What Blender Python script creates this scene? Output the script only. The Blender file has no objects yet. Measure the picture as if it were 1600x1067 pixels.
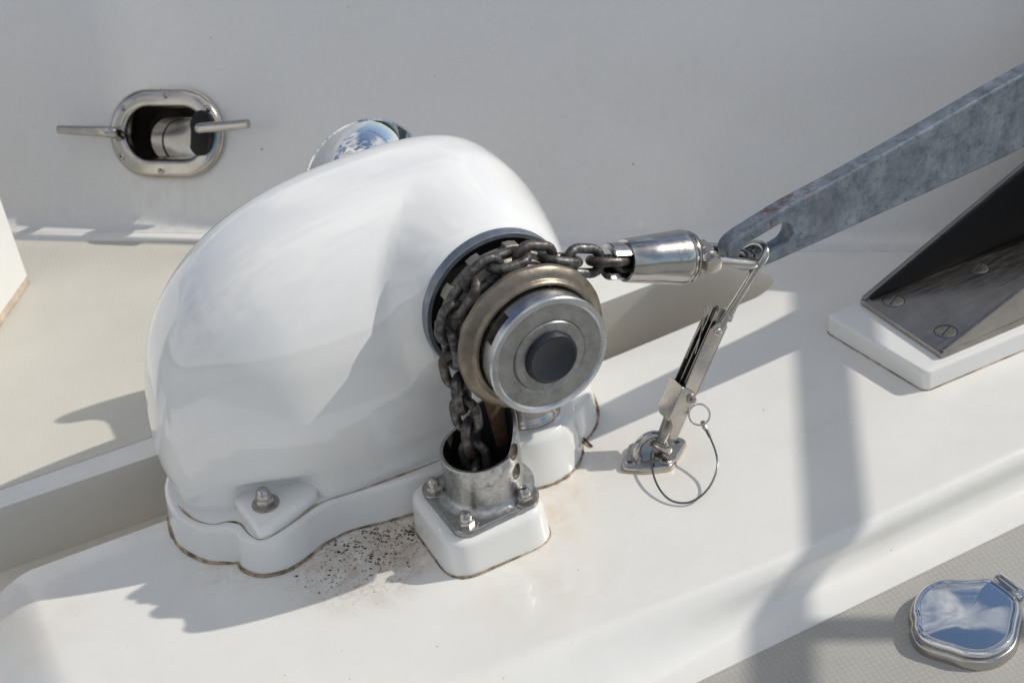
import bpy, bmesh, math, random
from mathutils import Vector, Matrix
random.seed(7)
scene = bpy.context.scene
COL = scene.collection
PI = math.pi

# ------------------------------------------------------------------ camera
cam_d = bpy.data.cameras.new('camera'); cam = bpy.data.objects.new('camera', cam_d); COL.objects.link(cam)
right = Vector((0.8858, -0.4498, -0.1140)); upv = Vector((0.3400, 0.4621, 0.8191)); back = Vector((-0.3157, -0.7643, 0.5623))
m = Matrix((right, upv, back)).transposed().to_4x4(); m.translation = Vector((-0.4521, -1.0789, 1.0))
cam.matrix_world = m
cam_d.sensor_fit = 'HORIZONTAL'; cam_d.sensor_width = 36.0; cam_d.lens = 36.0*2352/1600
cam_d.clip_start = 0.05; cam_d.clip_end = 6000
cam_d.dof.use_dof = True; cam_d.dof.focus_distance = 1.43; cam_d.dof.aperture_fstop = 10
scene.camera = cam

# ------------------------------------------------------------------ light
SUN_AZ, SUN_EL = 17.0, 38.0          # light travels towards -X, a little towards +Y
ca, ce = math.radians(SUN_AZ), math.radians(SUN_EL)
LIGHT = Vector((-math.cos(ce)*math.cos(ca), math.cos(ce)*math.sin(ca), -math.sin(ce)))
sd = bpy.data.lights.new('sun', 'SUN'); sun = bpy.data.objects.new('sun', sd); COL.objects.link(sun)
sd.energy = 2.85; sd.angle = math.radians(0.55); sd.color = (1.0, 0.955, 0.88)
sun.rotation_euler = (-LIGHT).to_track_quat('Z', 'Y').to_euler()
sun.location = (3, -1, 4)

world = bpy.data.worlds.new('World'); scene.world = world; world.use_nodes = True
wn = world.node_tree; wn.nodes.clear()
def wnode(t, **k):
    n = wn.nodes.new(t)
    for a, b in k.items(): setattr(n, a, b)
    return n
w_out = wnode('ShaderNodeOutputWorld'); w_bg = wnode('ShaderNodeBackground'); w_bg.inputs[1].default_value = 0.12
sky = wnode('ShaderNodeTexSky', sky_type='NISHITA', sun_disc=False)
sky.sun_elevation = ce
to_sun = -LIGHT
sky.sun_rotation = math.atan2(to_sun.x, to_sun.y)
sky.air_density = 1.0; sky.dust_density = 0.4; sky.ozone_density = 1.0
tc = wnode('ShaderNodeTexCoord')
mp = wnode('ShaderNodeMapping'); mp.inputs['Scale'].default_value = (1.0, 1.0, 1.7); mp.inputs['Location'].default_value = (3.1, 0.4, 0.2)
cn = wnode('ShaderNodeTexNoise'); cn.inputs['Scale'].default_value = 1.5; cn.inputs['Detail'].default_value = 3
cn2 = wnode('ShaderNodeTexNoise'); cn2.inputs['Scale'].default_value = 5.5; cn2.inputs['Detail'].default_value = 10; cn2.inputs['Roughness'].default_value = 0.6; cn2.inputs['Distortion'].default_value = 0.5
ca_ = wnode('ShaderNodeMix', data_type='FLOAT'); ca_.inputs[0].default_value = 0.5
cr = wnode('ShaderNodeValToRGB'); cr.color_ramp.elements[0].position = 0.455; cr.color_ramp.elements[1].position = 0.575
deep = wnode('ShaderNodeVectorMath', operation='SCALE'); deep.inputs['Scale'].default_value = 0.8
cm = wnode('ShaderNodeMix', data_type='RGBA'); cm.inputs[7].default_value = (7.6, 7.5, 7.4, 1)
wl = wn.links
wl.new(tc.outputs['Generated'], mp.inputs[0]); wl.new(mp.outputs[0], cn.inputs['Vector']); wl.new(mp.outputs[0], cn2.inputs['Vector'])
wl.new(cn.outputs['Fac'], ca_.inputs[2]); wl.new(cn2.outputs['Fac'], ca_.inputs[3]); wl.new(ca_.outputs[0], cr.inputs[0])
wl.new(sky.outputs[0], deep.inputs[0])
wl.new(cr.outputs[0], cm.inputs[0]); wl.new(deep.outputs[0], cm.inputs[6]); wl.new(cm.outputs[2], w_bg.inputs[0]); wl.new(w_bg.outputs[0], w_out.inputs[0])

scene.view_settings.view_transform = 'Standard'; scene.view_settings.look = 'None'
scene.view_settings.exposure = 0.0; scene.view_settings.gamma = 1.0; scene.view_settings.use_curve_mapping = False

# ------------------------------------------------------------------ materials
def nodemat(name):
    M = bpy.data.materials.new(name); M.use_nodes = True
    nt = M.node_tree; b = nt.nodes['Principled BSDF']
    return M, nt, b
def N(nt, t, **k):
    n = nt.nodes.new(t)
    for a, v in k.items():
        if a.startswith('i_'): n.inputs[a[2:].replace('_', ' ')].default_value = v
        else: setattr(n, a, v)
    return n
def noise(nt, scale, detail=6, rough=0.6, dist=0.0, coord=None):
    n = N(nt, 'ShaderNodeTexNoise'); n.inputs['Scale'].default_value = scale; n.inputs['Detail'].default_value = detail
    n.inputs['Roughness'].default_value = rough; n.inputs['Distortion'].default_value = dist
    if coord is None: coord = geo(nt)
    nt.links.new(coord, n.inputs['Vector']); return n.outputs['Fac']
def geo(nt):
    for n in nt.nodes:
        if n.bl_idname == 'ShaderNodeTexCoord': return n.outputs['Object']
    return nt.nodes.new('ShaderNodeTexCoord').outputs['Object']
def ramp(nt, fac, a, b, ca=(0,0,0,1), cb=(1,1,1,1)):
    r = N(nt, 'ShaderNodeValToRGB'); e = r.color_ramp.elements
    e[0].position = a; e[1].position = b; e[0].color = ca; e[1].color = cb
    nt.links.new(fac, r.inputs[0]); return r.outputs[0]
def mix(nt, fac, a, b):
    n = N(nt, 'ShaderNodeMix', data_type='RGBA')
    for s, v in ((0, fac), (6, a), (7, b)):
        if isinstance(v, (tuple, list, float, int)): n.inputs[s].default_value = v if s == 0 else (*v, 1)
        else: nt.links.new(v, n.inputs[s])
    return n.outputs[2]
def mth(nt, op, a, b=0.0, clamp=False):
    n = N(nt, 'ShaderNodeMath', operation=op, use_clamp=clamp)
    for s, v in ((0, a), (1, b)):
        if isinstance(v, (int, float)): n.inputs[s].default_value = v
        else: nt.links.new(v, n.inputs[s])
    return n.outputs[0]
def bump(nt, b, h, strength, dist=0.001):
    n = N(nt, 'ShaderNodeBump'); n.inputs['Strength'].default_value = strength; n.inputs['Distance'].default_value = dist
    nt.links.new(h, n.inputs['Height']); nt.links.new(n.outputs[0], b.inputs['Normal'])
def blob(nt, centre, radius, soft=0.6):
    """1 inside a ball of this radius (object coordinates), fading out over soft*radius"""
    d = N(nt, 'ShaderNodeVectorMath', operation='DISTANCE'); nt.links.new(geo(nt), d.inputs[0]); d.inputs[1].default_value = centre
    r = N(nt, 'ShaderNodeMapRange', interpolation_type='SMOOTHSTEP'); nt.links.new(d.outputs['Value'], r.inputs[0])
    r.inputs[1].default_value = radius; r.inputs[2].default_value = radius*(1-soft); r.inputs[3].default_value = 0; r.inputs[4].default_value = 1
    return r.outputs[0]

def gelcoat(name, base=(0.80, 0.79, 0.765), rough=0.16, stains=(), coat=0.3, mott=0.06):
    M, nt, b = nodemat(name)
    f = ramp(nt, noise(nt, 9, 5), 0.3, 0.75)
    c = mix(nt, f, base, tuple(x*(1-mott)*y for x, y in zip(base, (1, 0.995, 0.97))))
    for (ctr, rad, col, amt, sc, lo, hi) in stains:
        k = ramp(nt, noise(nt, sc, 8, 0.7, 0.5), lo, hi)
        k = mth(nt, 'MULTIPLY', k, blob(nt, ctr, rad, 0.75)); k = mth(nt, 'MULTIPLY', k, amt, True)
        c = mix(nt, k, c, col)
    nt.links.new(c, b.inputs['Base Color'])
    r = ramp(nt, noise(nt, 22, 4), 0.1, 0.9, (rough*0.85,)*3+(1,), (rough*1.5,)*3+(1,))
    nt.links.new(r, b.inputs['Roughness'])
    b.inputs['Coat Weight'].default_value = coat; b.inputs['Coat Roughness'].default_value = 0.03
    bump(nt, b, noise(nt, 7, 2), 0.03, 0.002)
    return M
def metal(name, base, rough, var=0.25, dirt=None, dirt_amt=(0.55, 0.75), scale=60, bmp=0.0, metallic=1.0, brushed=None):
    M, nt, b = nodemat(name)
    n1 = noise(nt, scale, 8, 0.65)
    c = mix(nt, ramp(nt, n1, 0.3, 0.7), base, tuple(x*(1-var) for x in base))
    b.inputs['Metallic'].default_value = metallic
    if dirt:
        k = ramp(nt, noise(nt, scale*0.7, 9, 0.75, 0.3), *dirt_amt)
        c = mix(nt, k, c, dirt)
        mm = mth(nt, 'SUBTRACT', metallic, mth(nt, 'MULTIPLY', k, metallic*0.8), True); nt.links.new(mm, b.inputs['Metallic'])
    nt.links.new(c, b.inputs['Base Color'])
    src = noise(nt, scale*1.7, 6)
    if brushed:
        mpn = N(nt, 'ShaderNodeMapping'); mpn.inputs['Scale'].default_value = brushed; nt.links.new(geo(nt), mpn.inputs[0])
        src = noise(nt, 1.0, 4, 0.6, 0, mpn.outputs[0])
    r = ramp(nt, src, 0.3, 0.75, (rough*0.75,)*3+(1,), (min(1, rough*1.35),)*3+(1,))
    nt.links.new(r, b.inputs['Roughness'])
    if bmp: bump(nt, b, n1 if not brushed else src, bmp, 0.0008)
    return M
def plain(name, base, rough, bmp=0.0, scale=200, var=0.3):
    M, nt, b = nodemat(name)
    n1 = noise(nt, scale, 6)
    nt.links.new(mix(nt, ramp(nt, n1, 0.3, 0.7), base, tuple(x*(1-var) for x in base)), b.inputs['Base Color'])
    b.inputs['Roughness'].default_value = rough
    if bmp: bump(nt, b, n1, bmp, 0.001)
    return M

BROWN = (0.16, 0.10, 0.055)
TAN = (0.62, 0.46, 0.28)
MAT = {}
MAT['gel_deck'] = gelcoat('white_gelcoat_deck', (0.80, 0.785, 0.75), 0.2, stains=[
    ((-0.185, 0.035, 0), 0.105, (0.44, 0.35, 0.27), 0.75, 30, 0.30, 0.64),
    ((-0.14, 0.025, 0), 0.06, (0.40, 0.30, 0.22), 0.7, 60, 0.36, 0.6),
    ((-0.185, 0.045, 0), 0.10, (0.09, 0.055, 0.035), 0.9, 190, 0.56, 0.62),
    ((-0.30, 0.10, 0), 0.06, (0.55, 0.44, 0.32), 0.5, 45, 0.42, 0.66),
    ((-0.01, -0.01, 0), 0.085, TAN, 0.55, 40, 0.35, 0.7),
    ((0.06, 0.04, 0), 0.07, TAN, 0.45, 40, 0.35, 0.7),
    ((-0.05, -0.09, 0), 0.10, TAN, 0.25, 26, 0.42, 0.7),
    ((0.14, 0.0, 0), 0.07, TAN, 0.25, 30, 0.35, 0.65),
    ((-0.50, 0.15, 0), 0.11, TAN, 0.28, 20, 0.3, 0.7),
    ((0.43, 0.0, 0), 0.09, TAN, 0.15, 30, 0.4, 0.7)])
M = MAT['gel_deck']; nt = M.node_tree; b = nt.nodes['Principled BSDF']
src = b.inputs['Base Color'].links[0].from_socket
w1 = mth(nt, 'MULTIPLY', ramp(nt, noise(nt, 5.5, 9, 0.72, 1.2), 0.50, 0.72), 0.16)
c1 = mix(nt, w1, src, (0.60, 0.55, 0.47))
mpn = N(nt, 'ShaderNodeMapping'); mpn.inputs['Scale'].default_value = (9, 420, 1); mpn.inputs['Rotation'].default_value = (0, 0, 0.5); nt.links.new(geo(nt), mpn.inputs[0])
sc = mth(nt, 'MULTIPLY', ramp(nt, noise(nt, 1.0, 3, 0.5, 0.4, mpn.outputs[0]), 0.70, 0.76), 0.22)
c1 = mix(nt, sc, c1, (0.56, 0.53, 0.48))
sp = mth(nt, 'MULTIPLY', ramp(nt, noise(nt, 130, 3, 0.5), 0.735, 0.76), 0.5)
c1 = mix(nt, sp, c1, (0.45, 0.36, 0.22))
nt.links.new(c1, b.inputs['Base Color'])
MAT['gel_trough'] = gelcoat('beige_side_paint', (0.80, 0.765, 0.70), 0.45, coat=0.0)
MAT['gel'] = gelcoat('white_gelcoat', (0.86, 0.855, 0.84), 0.07, coat=0.7, mott=0.02)
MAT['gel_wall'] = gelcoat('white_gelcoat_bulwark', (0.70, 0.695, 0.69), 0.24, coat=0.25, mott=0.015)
M = MAT['gel_wall']; nt = M.node_tree; b = nt.nodes['Principled BSDF']
src = b.inputs['Base Color'].links[0].from_socket
mpn = N(nt, 'ShaderNodeMapping'); mpn.inputs['Scale'].default_value = (70, 70, 3); nt.links.new(geo(nt), mpn.inputs[0])
k1 = mth(nt, 'MULTIPLY', ramp(nt, noise(nt, 1.0, 5, 0.6, 0.2, mpn.outputs[0]), 0.45, 0.75), blob(nt, (-0.15, 0.82, 0.03), 0.13, 0.8))
k2 = mth(nt, 'MULTIPLY', ramp(nt, noise(nt, 1.0, 6, 0.6, 0.2, mpn.outputs[0]), 0.55, 0.8), 0.10)
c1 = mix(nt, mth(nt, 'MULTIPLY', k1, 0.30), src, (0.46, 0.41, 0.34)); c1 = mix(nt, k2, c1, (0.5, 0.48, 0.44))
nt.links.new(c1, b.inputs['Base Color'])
MAT['gel_base'] = gelcoat('white_gelcoat_base', (0.80, 0.795, 0.775), 0.14, coat=0.4, stains=[
    ((-0.27, 0.06, 0.0), 0.05, (0.5, 0.4, 0.3), 0.45, 50, 0.4, 0.65),
    ((-0.13, 0.06, 0.0), 0.04, (0.35, 0.25, 0.17), 0.6, 60, 0.4, 0.62),
    ((-0.10, -0.03, -0.005), 0.045, (0.5, 0.4, 0.28), 0.5, 50, 0.35, 0.65)])
MAT['chrome'] = metal('polished_chrome', (0.74, 0.75, 0.76), 0.03, 0.03, scale=20)
MAT['steel'] = metal('stainless_steel', (0.54, 0.515, 0.485), 0.2, 0.2, scale=50)
MAT['steel_brush'] = metal('brushed_stainless', (0.60, 0.56, 0.52), 0.3, 0.2, scale=40, brushed=(30, 700, 700), bmp=0.05)
MAT['steel_dark'] = metal('dull_stainless_channel', (0.40, 0.375, 0.35), 0.38, 0.25, scale=30, brushed=(40, 500, 500), bmp=0.05)
MAT['tube_metal'] = metal('worn_chromed_casting', (0.58, 0.58, 0.57), 0.33, 0.4, dirt=(0.17, 0.15, 0.12), dirt_amt=(0.54, 0.70), scale=150, bmp=0.4)
MAT['plate_metal'] = metal('dull_flange_metal', (0.42, 0.43, 0.42), 0.35, 0.35, dirt=(0.2, 0.19, 0.16), dirt_amt=(0.55, 0.8), scale=70, bmp=0.1)
MAT['chain'] = metal('worn_chain_iron', (0.30, 0.29, 0.28), 0.42, 0.7, dirt=(0.028, 0.021, 0.018), dirt_amt=(0.36, 0.55), scale=130, bmp=0.8)
MAT['chain_rust'] = metal('rusted_chain_iron', (0.26, 0.25, 0.24), 0.45, 0.7, dirt=(0.042, 0.024, 0.017), dirt_amt=(0.37, 0.56), scale=110, bmp=0.8)
MAT['bronze'] = metal('weathered_bronze', (0.31, 0.265, 0.21), 0.38, 0.4, dirt=(0.15, 0.13, 0.105), dirt_amt=(0.42, 0.72), scale=85, bmp=0.35)
MAT['bronze_grey'] = metal('grey_bronze_casting', (0.36, 0.34, 0.29), 0.5, 0.35, dirt=(0.18, 0.165, 0.14), dirt_amt=(0.5, 0.75), scale=90, bmp=0.25, metallic=0.7)
MAT['drum'] = metal('dull_aluminium_drum', (0.60, 0.61, 0.62), 0.27, 0.25, dirt=(0.20, 0.19, 0.17), dirt_amt=(0.60, 0.80), scale=45, bmp=0.08)
MAT['drum_face'] = metal('stained_drum_face', (0.44, 0.44, 0.44), 0.38, 0.4, dirt=(0.16, 0.15, 0.13), dirt_amt=(0.52, 0.74), scale=75, bmp=0.2)
MAT['cap_blue'] = plain('blue_black_plastic', (0.012, 0.016, 0.026), 0.5, 0.08, 120)
MAT['black'] = plain('black_rubber_and_shade', (0.007, 0.007, 0.007), 0.75, 0.2, 150)  # rubber colour, also blackening bores and recesses in place of shade
MAT['ring_blue'] = metal('grey_backing_ring', (0.30, 0.33, 0.37), 0.4, 0.3, dirt=(0.12, 0.12, 0.12), dirt_amt=(0.55, 0.8), scale=60, metallic=0.8)
MAT['rusty'] = metal('rusty_stripper', (0.30, 0.17, 0.09), 0.6, 0.5, dirt=(0.10, 0.06, 0.04), dirt_amt=(0.45, 0.7), scale=60, metallic=0.3, bmp=0.3)
M, nt, b = nodemat('dirty_sealant')
c = mix(nt, ramp(nt, noise(nt, 45, 7, 0.7), 0.38, 0.62), (0.09, 0.06, 0.035), (0.50, 0.40, 0.29))
nt.links.new(c, b.inputs['Base Color']); b.inputs['Roughness'].default_value = 0.8; bump(nt, b, noise(nt, 300, 4), 0.6, 0.001); MAT['sealant'] = M
MAT['pit'] = metal('dark_pitted_metal', (0.20, 0.175, 0.15), 0.55, 0.5, dirt=(0.07, 0.045, 0.03), dirt_amt=(0.42, 0.62), scale=160, metallic=0.5, bmp=0.5)
MAT['slot_dark'] = plain('dark_slot', (0.13, 0.115, 0.09), 0.7, 0.5, 150, 0.6)  # dark grey-brown for the sunken floor of the drum slot
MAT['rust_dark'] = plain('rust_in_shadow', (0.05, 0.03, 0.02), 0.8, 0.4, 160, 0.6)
MAT['sealant_pale'] = plain('stained_sealant', (0.62, 0.53, 0.42), 0.7, 0.3, 60, 0.4)
MAT['speck'] = plain('dirt_specks', (0.06, 0.04, 0.027), 0.9)
MAT['twig'] = plain('brown_twig', (0.10, 0.05, 0.03), 0.7)
MAT['wire'] = metal('plastic_coated_wire', (0.12, 0.14, 0.13), 0.3, 0.2, scale=200, metallic=0.6)
MAT['locker'] = gelcoat('white_locker_paint', (0.80, 0.80, 0.775), 0.35, coat=0.0)

def galvanised():
    M, nt, b = nodemat('weathered_galvanised_steel')
    a = noise(nt, 55, 12, 0.78, 0.1); c = mix(nt, ramp(nt, a, 0.36, 0.64), (0.10, 0.118, 0.142), (0.285, 0.325, 0.375)); c = mix(nt, mth(nt, 'MULTIPLY', ramp(nt, noise(nt, 18, 6, 0.6, 0.2), 0.45, 0.7), 0.5), c, (0.13, 0.148, 0.175))
    d = ramp(nt, noise(nt, 120, 9, 0.75, 0.1), 0.57, 0.68); c = mix(nt, mth(nt, 'MULTIPLY', d, 0.9), c, (0.05, 0.075, 0.085))
    mpn = N(nt, 'ShaderNodeMapping'); mpn.inputs['Scale'].default_value = (10, 200, 120); mpn.inputs['Rotation'].default_value = (0, 0.25, 0); nt.links.new(geo(nt), mpn.inputs[0])
    s = ramp(nt, noise(nt, 1.0, 5, 0.6, 0.6, mpn.outputs[0]), 0.62, 0.72); c = mix(nt, mth(nt, 'MULTIPLY', s, 0.45), c, (0.06, 0.065, 0.075))
    for ctr, rad in (((0.028, -0.004, 0.036), 0.032), ((0.055, -0.006, 0.041), 0.022), ((0.0, 0.0, -0.018), 0.016)):
        k = mth(nt, 'MULTIPLY', ramp(nt, noise(nt, 90, 8, 0.7), 0.52, 0.60), blob(nt, ctr, rad, 0.6))
        c = mix(nt, mth(nt, 'MULTIPLY', k, 0.85), c, (0.13, 0.05, 0.028))
    nt.links.new(c, b.inputs['Base Color']); b.inputs['Metallic'].default_value = 0.45
    nt.links.new(ramp(nt, noise(nt, 60, 6), 0.3, 0.7, (0.42,)*3+(1,), (0.62,)*3+(1,)), b.inputs['Roughness'])
    bump(nt, b, a, 0.18, 0.002)
    return M
MAT['galv'] = galvanised()

def nonskid(name, base, cross):
    M, nt, b = nodemat(name)
    a = noise(nt, 12, 6); c = mix(nt, ramp(nt, a, 0.3, 0.75), base, tuple(x*0.93 for x in base))
    mpn = N(nt, 'ShaderNodeMapping'); mpn.inputs['Rotation'].default_value = (0, 0, 0.12); nt.links.new(geo(nt), mpn.inputs[0])
    sep = N(nt, 'ShaderNodeSeparateXYZ'); nt.links.new(mpn.outputs[0], sep.inputs[0])
    P = 0.0054
    def saw(o):
        v = mth(nt, 'FRACT', mth(nt, 'MULTIPLY', o, 1/P)); return mth(nt, 'ABSOLUTE', mth(nt, 'SUBTRACT', v, 0.5))
    g = mth(nt, 'MAXIMUM', saw(sep.outputs[0]), saw(sep.outputs[1]))
    groove = ramp(nt, g, 0.38, 0.47)
    wear = ramp(nt, noise(nt, 40, 5), 0.3, 0.65)
    groove = mth(nt, 'MULTIPLY', groove, mth(nt, 'ADD', mth(nt, 'MULTIPLY', wear, 0.7), 0.3))
    if cross:
        c = mix(nt, mth(nt, 'MULTIPLY', groove, 0.3), c, tuple(x*0.55 for x in base))
    bump(nt, b, mth(nt, 'SUBTRACT', mth(nt, 'MULTIPLY', noise(nt, 350, 4), 0.4), groove), 0.45 if cross else 0.3, 0.0006)
    nt.links.new(c, b.inputs['Base Color']); b.inputs['Roughness'].default_value = 0.6
    return M
MAT['skid'] = nonskid('beige_nonskid', (0.60, 0.575, 0.51), False)
MAT['skid_low'] = nonskid('beige_crosshatch_nonskid', (0.43, 0.415, 0.375), True)

# ------------------------------------------------------------------ mesh helpers
def root(name, label, cat, loc=(0, 0, 0), group=None):
    o = bpy.data.objects.new(name, None); COL.objects.link(o); o.location = loc; o.empty_display_size = 0.02
    o['label'] = label; o['category'] = cat
    if group: o['group'] = group
    return o
def origin(p):
    v = Vector((0, 0, 0))
    while p is not None: v += Vector(p.location); p = p.parent
    return v
def obj(name, bm, mat, parent=None, smooth=True, angle=38, label=None, kind=None):
    """link a bmesh (built in world coordinates) as one mesh object under parent"""
    bmesh.ops.recalc_face_normals(bm, faces=bm.faces)
    me = bpy.data.meshes.new(name)
    off = origin(parent)
    for v in bm.verts: v.co -= off
    bm.to_mesh(me); bm.free()
    mats = mat if isinstance(mat, (list, tuple)) else [mat]
    for q in mats: me.materials.append(MAT[q])
    if smooth:
        me.polygons.foreach_set('use_smooth', [True]*len(me.polygons)); me.set_sharp_from_angle(angle=math.radians(angle))
    o = bpy.data.objects.new(name, me); COL.objects.link(o)
    if parent is not None: o.parent = parent
    if label: o['label'] = label
    if kind: o['kind'] = kind
    return o
def tag(o, label, cat, group=None):
    o['label'] = label; o['category'] = cat
    if group: o['group'] = group
def share(name, mesh_obj, parent, mat4):
    """a repeat of a part: shares mesh data, placed by a matrix in its parent's space"""
    o = bpy.data.objects.new(name, mesh_obj.data); COL.objects.link(o); o.parent = parent; o.matrix_local = mat4
    return o
def stitch(bm, A, B, closed=True, mi=0):
    n = len(A); fs = []
    for i in range(n if closed else n-1):
        j = (i+1) % n
        vs = []
        for v in (A[i], A[j], B[j], B[i]):
            if v not in vs: vs.append(v)
        if len(vs) > 2:
            try:
                f = bm.faces.new(vs); f.material_index = mi; fs.append(f)
            except ValueError: pass
    return fs
def frame(axis, ref=(0, 0, 1)):
    a = Vector(axis).normalized(); r = Vector(ref)
    if abs(a.dot(r)) > 0.98: r = Vector((1, 0, 0))
    u = a.cross(r).normalized(); w = u.cross(a).normalized()      # w is the ref made square to the axis
    return a, u, w
def lathe(profile, centre, axis, seg=64, ref=(0, 0, 1), bm=None, cap0=True, cap1=True, closed_profile=False, mi=0):
    """profile: (radius, distance along axis)"""
    bm = bm or bmesh.new(); a, u, w = frame(axis, ref); c = Vector(centre)
    rings = []
    for r, t in profile:
        if r < 1e-6: rings.append([bm.verts.new(c+a*t)]*seg)
        else: rings.append([bm.verts.new(c+a*t+(u*math.cos(2*PI*k/seg)+w*math.sin(2*PI*k/seg))*r) for k in range(seg)])
    for A, B in zip(rings, rings[1:]): stitch(bm, A, B, True, mi)
    if closed_profile: stitch(bm, rings[-1], rings[0], True, mi)
    else:
        if cap0 and profile[0][0] > 1e-6: f = bm.faces.new(rings[0]); f.material_index = mi
        if cap1 and profile[-1][0] > 1e-6: f = bm.faces.new(rings[-1]); f.material_index = mi
    return bm
def tube(pts, rad, seg=10, closed=False, bm=None, caps=True, flat=1.0):
    bm = bm or bmesh.new(); P = [Vector(p) for p in pts]; n = len(P)
    rr = rad if isinstance(rad, (list, tuple)) else [rad]*n
    T = []
    for i in range(n):
        a = P[(i-1) % n] if closed or i > 0 else P[i]; b = P[(i+1) % n] if closed or i < n-1 else P[i]
        T.append((b-a).normalized())
    _, u, w = frame(T[0])
    rings = []
    for i in range(n):
        if i: q = T[i-1].rotation_difference(T[i]); u = q @ u; w = q @ w
        rings.append([bm.verts.new(P[i]+(u*math.cos(2*PI*k/seg)+w*flat*math.sin(2*PI*k/seg))*rr[i]) for k in range(seg)])
    for A, B in zip(rings, rings[1:]): stitch(bm, A, B)
    if closed: stitch(bm, rings[-1], rings[0])
    elif caps: bm.faces.new(rings[0]); bm.faces.new(rings[-1])
    return bm
def catmull(pts, n=6, closed=True):
    P = [Vector(p) for p in pts]; out = []; L = len(P)
    for i in range(L if closed else L-1):
        g = (lambda k: P[k % L]) if closed else (lambda k: P[max(0, min(L-1, k))])
        a, b, c, d = g(i-1), g(i), g(i+1), g(i+2)
        for j in range(n):
            t = j/n
            out.append(0.5*((2*b)+(c-a)*t+(2*a-5*b+4*c-d)*t*t+(3*b-a-3*c+d)*t*t*t))
    if not closed: out.append(P[-1])
    return out
def rounded(pts, r, n=5):
    """polygon with rounded corners; r a number or one per corner"""
    P = [Vector((p[0], p[1], 0)) for p in pts]; L = len(P); out = []
    for i in range(L):
        a, b, c = P[i-1], P[i], P[(i+1) % L]; ri = r[i] if isinstance(r, (list, tuple)) else r
        u, v = (a-b), (c-b); lu, lv = u.length, v.length; u.normalize(); v.normalize()
        if ri <= 0: out.append(b); continue
        ang = u.angle(v); t = min(ri/math.tan(ang/2), lu*0.48, lv*0.48)
        p0, p2 = b+u*t, b+v*t
        for k in range(n+1):
            s = k/n; out.append(((1-s)**2)*p0+2*s*(1-s)*b+s*s*p2)
    return [(p.x, p.y) for p in out]
def inset(pts, d):
    """move a closed outline inwards by d (counter-clockwise outlines)"""
    n = len(pts); out = []
    area = sum(pts[i][0]*pts[(i+1) % n][1]-pts[(i+1) % n][0]*pts[i][1] for i in range(n)); sg = 1 if area > 0 else -1
    for i in range(n):
        a, b, c = Vector(pts[i-1][:2]), Vector(pts[i][:2]), Vector(pts[(i+1) % n][:2])
        e1 = (b-a); e2 = (c-b)
        if e1.length < 1e-9: e1 = e2
        if e2.length < 1e-9: e2 = e1
        t = (e1.normalized()+e2.normalized())
        if t.length < 1e-6: t = e1
        t.normalize(); nrm = Vector((-t.y, t.x))*sg
        out.append((b.x+nrm.x*d, b.y+nrm.y*d))
    return out
def slab(outline, z0, z1, bev=0.003, nb=4, bot_out=0.0, bm=None, mi=0, place=None, bottom=True):
    """raised slab with a rounded top edge; bot_out widens the foot; place(x, y, z) maps it elsewhere"""
    bm = bm or bmesh.new(); f = place or (lambda x, y, z: (x, y, z))
    rings = [[bm.verts.new(f(x, y, z0)) for x, y in inset(outline, -bot_out)]]
    for k in range(nb+1):
        t = k/nb*PI/2
        rings.append([bm.verts.new(f(x, y, z1-bev+bev*math.sin(t))) for x, y in inset(outline, bev*(1-math.cos(t)))])
    for A, B in zip(rings, rings[1:]): stitch(bm, A, B, True, mi)
    t = bm.faces.new(rings[-1]); t.material_index = mi
    if bottom: t = bm.faces.new(rings[0]); t.material_index = mi
    return bm
def box(c, size, rot=None, bev=0.0, bm=None, mi=0):
    b2 = bmesh.new(); bmesh.ops.create_cube(b2, size=1.0)
    for v in b2.verts: v.co = Vector((v.co.x*size[0], v.co.y*size[1], v.co.z*size[2]))
    if bev: bmesh.ops.bevel(b2, geom=b2.edges[:], offset=bev, segments=2, profile=0.5, affect='EDGES')
    R = rot or Matrix.Identity(3)
    for v in b2.verts: v.co = R @ v.co + Vector(c)
    if bm is None: return b2
    me = bpy.data.meshes.new('tmp'); b2.to_mesh(me); b2.free(); n0 = len(bm.faces); bm.from_mesh(me); bpy.data.meshes.remove(me)
    bm.faces.ensure_lookup_table()
    for k in range(n0, len(bm.faces)): bm.faces[k].material_index = mi
    return bm
def basis(x, y, z): return Matrix((Vector(x), Vector(y), Vector(z))).transposed()
def ss(a, b, x):
    t = max(0.0, min(1.0, (x-a)/(b-a))); return t*t*(3-2*t)
def lerp_table(tab, x):
    if x <= tab[0][0]: return tab[0][1]
    for (a, u), (b, v) in zip(tab, tab[1:]):
        if x <= b: return u+(v-u)*(x-a)/(b-a)
    return tab[-1][1]

# ------------------------------------------------------------------ setting: water, foredeck, panels
bm = bmesh.new()
R0 = [bm.verts.new((3000*math.cos(2*PI*k/48), 3000*math.sin(2*PI*k/48), -2.2)) for k in range(48)]; bm.faces.new(R0)
M, nt, b = nodemat('harbour_water'); b.inputs['Base Color'].default_value = (0.03, 0.05, 0.055, 1); b.inputs['Roughness'].default_value = 0.12
bump(nt, b, noise(nt, 2.5, 5), 0.4, 0.05); MAT['water'] = M
obj('water', bm, 'water', smooth=False, kind='structure')

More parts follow.
